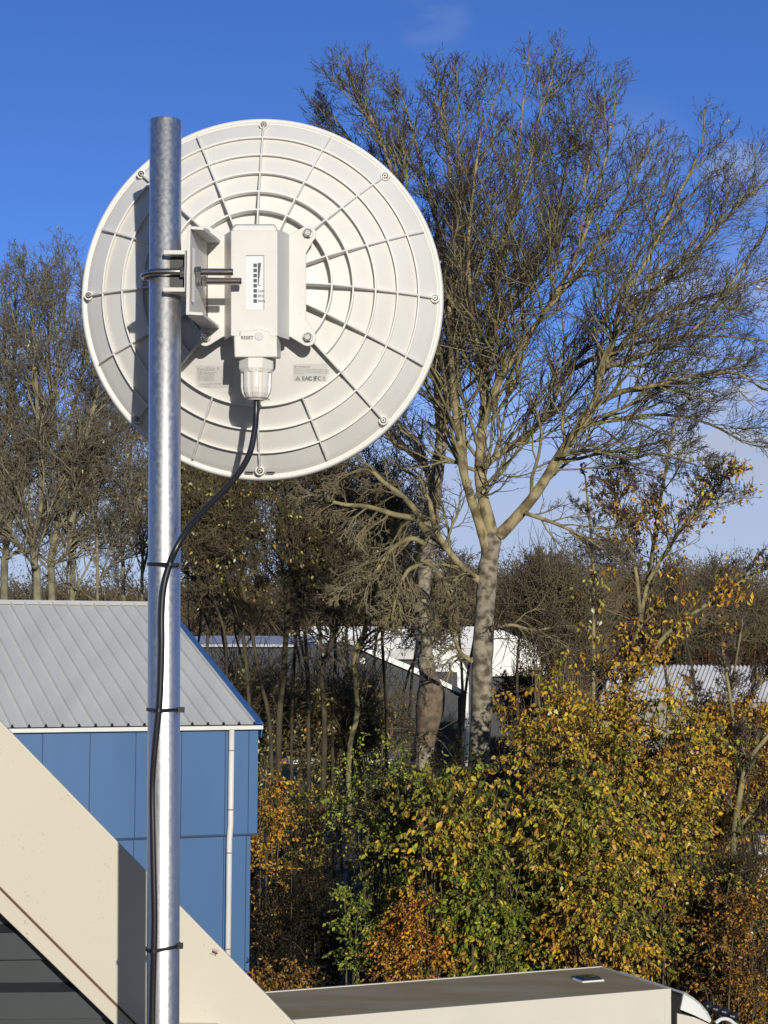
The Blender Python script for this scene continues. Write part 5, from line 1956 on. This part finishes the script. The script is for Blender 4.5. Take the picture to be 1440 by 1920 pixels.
# ------------------------------------------------------------------ bushes
def bush(name, label, cx, cy, rx, ry, Y, ns, leaf, pal, per=14, spread=0.17, droop=0.6, seed=1, stems=9, twigs=None, pal2=None, depth=None, stem_m=None, group='autumn bushes below the trees', p2=0.3, gap=-0.06):
    """arching stems from the ground, side shoots on them, leaves strung along the shoots"""
    rs = np.random.RandomState(seed)
    rng = random.Random(seed)
    c = Vector(P(cx, cy, Y))
    rX, rZ = rx * Y / F, ry * Y / F
    rY = depth or rX * 0.8
    base = Vector((c.x, Y, 0))
    root = thing(name, base, label, 'bush', group)
    paths, cen, axs, pid = [], [], [], []
    fuzzy = pal in ('dark', 'dry', 'speck', 'rust')
    nshoot = 7
    nst = max(8, int(ns * 2.0) // nshoot)
    lobes = [(Vector((rng.gauss(0, 1), rng.gauss(0, 1), rng.gauss(0, 1))).normalized(), rng.uniform(-0.45, 0.40)) for _ in range(8)]
    patch = [c + Vector((rng.gauss(0, .6) * rX, rng.gauss(0, .6) * rY, rng.gauss(0, .6) * rZ)) for _ in range(5)]
    for k in range(nst):
        d = Vector((rng.gauss(0, 1), rng.gauss(0, 1), rng.gauss(0.1, 1))).normalized()
        fac = 1 + sum(max(0, d.dot(q)) ** 3 * a for (q, a) in lobes)
        r = (rng.uniform(0.3, 1.0) ** 0.5) * fac * (rng.uniform(1.05, 1.35) if rng.random() < 0.14 else 1.0)
        tgt = c + Vector((d.x * rX, d.y * rY, d.z * rZ)) * r
        tgt.z = max(tgt.z, 0.3)
        b0_ = base + Vector((rng.uniform(-.5, .5) * rX, rng.uniform(-.5, .5) * rY, 0))
        mid = b0_.lerp(tgt, 0.6)
        mid.z = tgt.z * rng.uniform(0.72, 0.95)
        mid.x = b0_.x + (tgt.x - b0_.x) * rng.uniform(.25, .6)
        sp = smooth_path([b0_, mid, tgt], 6)
        r0 = rng.uniform(0.008, 0.022)
        if k % 3 == 0:
            paths.append((sp, [r0 * (1 - 0.78 * i / (len(sp) - 1)) for i in range(len(sp))], 5, 0))
        for j in range(nshoot):
            x = (1 - rng.random() ** 1.25 * 0.82) * (len(sp) - 1)
            if fuzzy:
                x = (1 - rng.random() * 0.7) * (len(sp) - 1)
            i = min(int(x), len(sp) - 2)
            q = sp[i].lerp(sp[i + 1], x - i)
            if not fuzzy and noise.noise(q * 1.15 + Vector((seed * 0.7, 0, 0))) + 0.45 * noise.noise(q * 3.1) < gap:
                continue
            dd = (sp[i + 1] - sp[i]).normalized()
            dv = (dd * 0.5 + Vector((rng.gauss(0, .6), rng.gauss(0, .6), rng.gauss(0.05, .45)))).normalized()
            ln = rng.uniform(0.22, 0.62) * (0.8 + spread * 2)
            e_ = q + dv * ln
            e_.z -= droop * 0.16
            m_ = q.lerp(e_, .5) + Vector((0, 0, 0.04))
            paths.append(([q, m_, e_], [0.007, 0.0055, 0.0035], 3, 1))
            n_ = int(per * rng.uniform(0.5, 1.35))
            pp_ = int(min((q - w_).length for w_ in patch) < 0.75 * p2 * 2.2 * min(rX, rZ)) if pal2 else 0
            for a in range(n_):
                t = 0.12 + 0.88 * (a + rng.random()) / n_
                pnt = q.lerp(e_, t)
                cen.append((pnt.x + rng.gauss(0, .16) * spread, pnt.y + rng.gauss(0, .16) * spread, pnt.z + 0.10 * t * (1 - t) + rng.gauss(0, .12) * spread))
                axs.append((dv.x * .5 + rng.gauss(0, .55), dv.y * .5 + rng.gauss(0, .55), dv.z * .3 + rng.gauss(0, .4) - droop))
                pid.append((len(paths), pp_))
    for k in range(twigs or 0):
        dv = Vector((rng.gauss(0, 1), rng.gauss(0, 1), rng.gauss(0, 1))).normalized()
        q = c + Vector((dv.x * rX, dv.y * rY, dv.z * rZ)) * rng.uniform(.2, 1.05)
        dv = Vector((rng.gauss(0, .6), rng.gauss(0, .5), rng.gauss(.5, .5))).normalized()
        ln = rng.uniform(.4, 1.1) * (1 if Y < 45 else 1.6)
        e_ = q + dv * ln
        m_ = q.lerp(e_, .5) + Vector((rng.gauss(0, .09), rng.gauss(0, .09), rng.gauss(0, .09)))
        r0 = rng.uniform(0.006, 0.011) * Y / 36
        paths.append(([q, m_, e_], [r0, r0 * .75, r0 * .4], 3, 1))
    cen, axs, pid = np.array(cen), np.array(axs), np.array(pid)
    N = len(cen)
    nm = rs.normal(0, 1, (N, 3)) * 0.75 + np.array([0.18, -0.85, 0.30])
    ln = leaf * 0.74 * rs.uniform(0.45, 1.45, N)
    wd = ln * rs.uniform(0.40, 0.68, N)
    col = pick_cols(rs, pal, N)
    if pal2:
        m2 = (pid[:, 1] == 1) ^ (rs.uniform(0, 1, N) < 0.12)
        col[m2] = pick_cols(rs, pal2, int(m2.sum()))
    sh = rs.uniform(0.68, 1.3, pid[:, 0].max() + 1)
    col = np.clip(col * sh[pid[:, 0]][:, None], 0.004, 0.85)
    link('foliage', leaves_mesh('foliage', cen, axs, nm, ln, wd, col), M['leaf'], root)
    link('stems', tubes_mesh('stems', paths), stem_m or [M['bush_stem'], M['twig_gap_dark']], root)
    return root


bush('golden_bush', 'gold leaved bush squeezed against the blue building\'s right wall', 505, 1610, 42, 190, 36.0, 230, 0.085, 'gold', seed=101, depth=1.2, spread=0.13, pal2='orange')
bush('shaded_twig_tangle', 'tangle of twigs, coloured near black for the shade in the hollow right of the blue building', 575, 1760, 120, 130, 35.5, 420, 0.06, 'dark', seed=102, spread=0.2, depth=1.6, twigs=420, stem_m=[M['bush_stem'], M['shade_twig']], stems=16)  # shade of the hollow is put into the twig and leaf colours
bush('orange_bush', 'low rusty orange bush at the foot of the blue building, above the truck roof', 515, 1850, 70, 42, 33.0, 120, 0.08, 'brown', seed=103, depth=1.0, spread=0.12)
bush('olive_bush', 'sparse olive bush with a pale slanting stem, between the blue building and the lime bush', 575, 1570, 75, 120, 37.5, 240, 0.08, 'olive', seed=104, depth=1.5, twigs=160, pal2='brown')
bush('lime_bush', 'feathery lime green bush at the foot of the bulging trunk', 735, 1545, 115, 135, 34.5, 520, 0.075, 'lime', seed=105, depth=1.6, spread=0.15, pal2='olive')
bush('green_bush', 'narrow bright green bush left of the round orange bush', 670, 1750, 40, 95, 32.6, 120, 0.085, 'lime', seed=106, depth=0.8, spread=0.13, pal2='green')
bush('orange_bush', 'dense round orange gold bush just above the middle of the truck roof', 785, 1765, 88, 92, 31.5, 620, 0.075, 'gold', seed=107, depth=1.0, spread=0.1, pal2='orange', p2=0.5, gap=-0.4)
bush('golden_bush', 'small gold bush close against the right side of the forked tree\'s trunk', 978, 1350, 52, 90, 39.5, 240, 0.11, 'mixed', seed=129, depth=0.8, droop=0.8, pal2='gold')
bush('golden_bush', 'golden shrub hiding the corrugated shed\'s wall at the right edge', 1375, 1385, 110, 75, 39.4, 620, 0.12, 'gold', seed=131, depth=1.2, droop=0.8, pal2='brown', p2=0.4, gap=-0.25)
bush('golden_bush', 'loose gold shrub between the leaning young tree and the yard wall', 1330, 1495, 85, 62, 38.0, 380, 0.11, 'mixed', seed=132, depth=1.0, droop=0.8, pal2='brown', p2=0.4, gap=-0.15)
bush('rust_hedge', 'brown hedge at the foot of the white hall\'s gable end', 985, 1300, 62, 42, 96.0, 320, 0.20, 'rust', per=10, seed=133, depth=1.2, spread=0.3, stems=6, twigs=260, group='hedges by the shed')
bush('broad_leaf_bush', 'green and orange bush with large drooping leaves before both tree trunks', 850, 1530, 115, 105, 31.5, 420, 0.125, 'olive', seed=108, depth=1.2, droop=0.9, pal2='mixed', p2=0.4)
bush('green_bush', 'rich green bush with some gold leaves, right of the round orange bush', 925, 1700, 90, 125, 31.0, 420, 0.115, 'green', seed=109, depth=1.1, droop=0.8, pal2='mixed', p2=0.25)
bush('golden_bush', 'tall golden bush covering the forked tree\'s trunk foot on its right', 1040, 1395, 105, 105, 33.5, 420, 0.11, 'mixed', seed=110, depth=1.4, droop=0.8, pal2='gold', p2=0.35)
bush('large_bush', 'large olive gold bush in the middle of the right bank', 1080, 1560, 150, 140, 31.5, 800, 0.115, 'mixed', seed=111, depth=1.5, droop=0.85, pal2='olive', p2=0.45)
bush('golden_bush', 'gold and green bush above the truck\'s roof hatch', 1130, 1745, 130, 90, 30.4, 520, 0.11, 'olive', seed=112, depth=1.1, droop=0.85, pal2='gold', p2=0.4)
bush('golden_bush', 'broad yellow gold bush under the corrugated shed roof', 1230, 1412, 125, 118, 34.0, 640, 0.105, 'gold', seed=113, depth=1.4, droop=0.8, pal2='mixed', p2=0.4)
bush('golden_bush', 'mixed gold bush with dark gaps, left of the yard wall\'s yellow panel', 1250, 1590, 85, 110, 33.0, 330, 0.10, 'mixed', seed=114, depth=1.1, droop=0.8, pal2='olive', p2=0.4)
bush('olive_bush', 'thin olive bush before the parked white car at the right', 1395, 1655, 75, 52, 34.0, 240, 0.08, 'olive', seed=125, depth=1.0, pal2='brown', twigs=200)
bush('rust_bush', 'rust brown small leaved bush at the lower right corner', 1390, 1790, 110, 130, 31.0, 420, 0.075, 'brown', seed=115, depth=1.1, spread=0.14, pal2='orange', p2=0.3)
bush('rust_bush', 'brown and olive bush under the leaning young tree at the right edge', 1400, 1430, 90, 85, 39.0, 330, 0.085, 'brown', seed=116, depth=1.4, spread=0.17, pal2='olive', twigs=260)
bush('gap_shade_bush', 'added dark foliage standing for the shade behind the broad leaved bush at the foot of the two trunks', 830, 1570, 200, 150, 35.0, 900, 0.09, 'dark', seed=127, depth=0.7, stem_m=[M['shade_twig'], M['shade_twig']], stems=4, twigs=60)  # near-black foliage, here and below, added to stand for shade between bushes
bush('gap_shade_bush', 'added dark foliage standing for the shade glimpsed through the large olive gold bush of the right bank', 1130, 1530, 210, 180, 35.2, 1100, 0.09, 'dark', seed=128, depth=0.7, stem_m=[M['shade_twig'], M['shade_twig']], stems=4, twigs=60)
bush('gap_shade_bush', 'added dark foliage standing for the shade in the gap behind the green bush', 960, 1720, 190, 120, 34.2, 800, 0.09, 'dark', seed=117, depth=0.7, stem_m=[M['shade_twig'], M['shade_twig']], stems=4, twigs=60)
bush('gap_shade_bush', 'added dark foliage standing for the shade in the gap behind the rust bush at the lower right', 1300, 1730, 150, 120, 33.6, 560, 0.09, 'dark', seed=118, depth=0.7, stem_m=[M['shade_twig'], M['shade_twig']], stems=4, twigs=120)
bush('bare_thicket', 'brown bare thicket with pale leaf specks, right of the blue roof verge', 460, 1345, 110, 100, 50.0, 420, 0.14, 'speck', per=4, seed=119, depth=2.0, twigs=1300, spread=0.3, stems=24, stem_m=[M['bark_green'], M['twig_olive']], group='bare thickets before the buildings')
bush('bare_thicket', 'brown bare thicket hiding the dark workshop\'s lower wall', 640, 1360, 150, 95, 49.0, 480, 0.14, 'speck', per=4, seed=120, depth=2.0, twigs=1700, spread=0.3, stems=20, stem_m=[M['bark_green'], M['twig_olive']], group='bare thickets before the buildings')
bush('bare_thicket', 'olive bare thicket right of the forked tree\'s trunk, above the golden bush', 1040, 1150, 110, 105, 60.0, 500, 0.08, 'dry', per=6, seed=121, depth=3.0, twigs=1900, spread=0.35, stems=30, stem_m=[M['bark_green'], M['twig_olive']], group='bare thickets before the buildings')
bush('bare_thicket', 'grey olive thicket above the corrugated shed at the right edge', 1350, 1150, 130, 95, 108.0, 620, 0.12, 'dry', per=6, seed=122, depth=5.0, twigs=2000, spread=0.5, stems=30, stem_m=[M['bark_green'], M['twig_olive']], group='bare thickets before the buildings')
bush('rust_hedge', 'low rust red hedge along the top of the corrugated shed roof', 1380, 1238, 100, 26, 106.0, 300, 0.16, 'rust', per=10, seed=123, depth=1.2, spread=0.3, stems=6, twigs=200, group='hedges by the shed')
bush('rust_hedge', 'rust brown hedge right of the white hall', 1060, 1260, 48, 55, 90.0, 260, 0.13, 'rust', per=10, seed=124, depth=1.5, spread=0.3, stems=6, twigs=200, group='hedges by the shed')

# ------------------------------------------------------------------ far wood: one brown mass
rs = np.random.RandomState(77)
rng = random.Random(77)
paths = []
tops = []
nT = 150
for k in range(nT):
    Yk = rng.uniform(150, 215)
    px = -560 + 2560 * (k + rng.random()) / nT
    base_top = 1075 if px < 700 else 1050 - 18 * math.sin((px - 700) / 240.0)
    ph = base_top + rng.gauss(0, 10)
    top = P(px, ph, Yk)
    H_ = top.z
    wdt = H_ * rng.uniform(0.26, 0.40)
    b0_ = Vector((top.x, Yk, 0))
    paths.append(([b0_, b0_.lerp(top, .4), b0_.lerp(top, .85)], [0.22, 0.16, 0.05], 5, 0))
    for j in range(230):
        a = rng.uniform(0, 2 * math.pi)
        t = rng.uniform(0.15, 0.98)
        st = b0_.lerp(top, t * 0.78)
        rr_ = wdt * math.sqrt(max(0.03, 1 - (2 * t - 0.95) ** 2)) * rng.uniform(.35, 1.0)
        en = st + Vector((math.cos(a) * rr_, math.sin(a) * rr_, rr_ * rng.uniform(.5, 1.3) + 0.4))
        en.z = min(en.z, top.z + rng.gauss(0, 0.4))
        md = st.lerp(en, .5) + Vector((rng.gauss(0, .2), rng.gauss(0, .2), -.2))
        paths.append(([st, md, en], [0.06, 0.045, 0.02], 3, 1))
        tops.append(tuple(en))
        if j % 2 == 0:
            tops.append(tuple(md))
me = tubes_mesh('far_wood', paths)
fo = foliage(rs, tops, 0.55, 7, 0.22, 'dry', droop=0.1, face=0.4)
lm = leaves_mesh('tmp', *fo)
fw = tag(link('far_wood', me, [M['twig_brown'], M['twig_brown']]), 'brown bare wood along the skyline behind all the buildings', 'wood', kind='stuff')
fl = link('far_foliage', lm, M['leaf'], fw)
fl['kind'] = 'stuff'
print('verts', sum(len(o.data.vertices) for o in bpy.data.objects if o.type == 'MESH'))
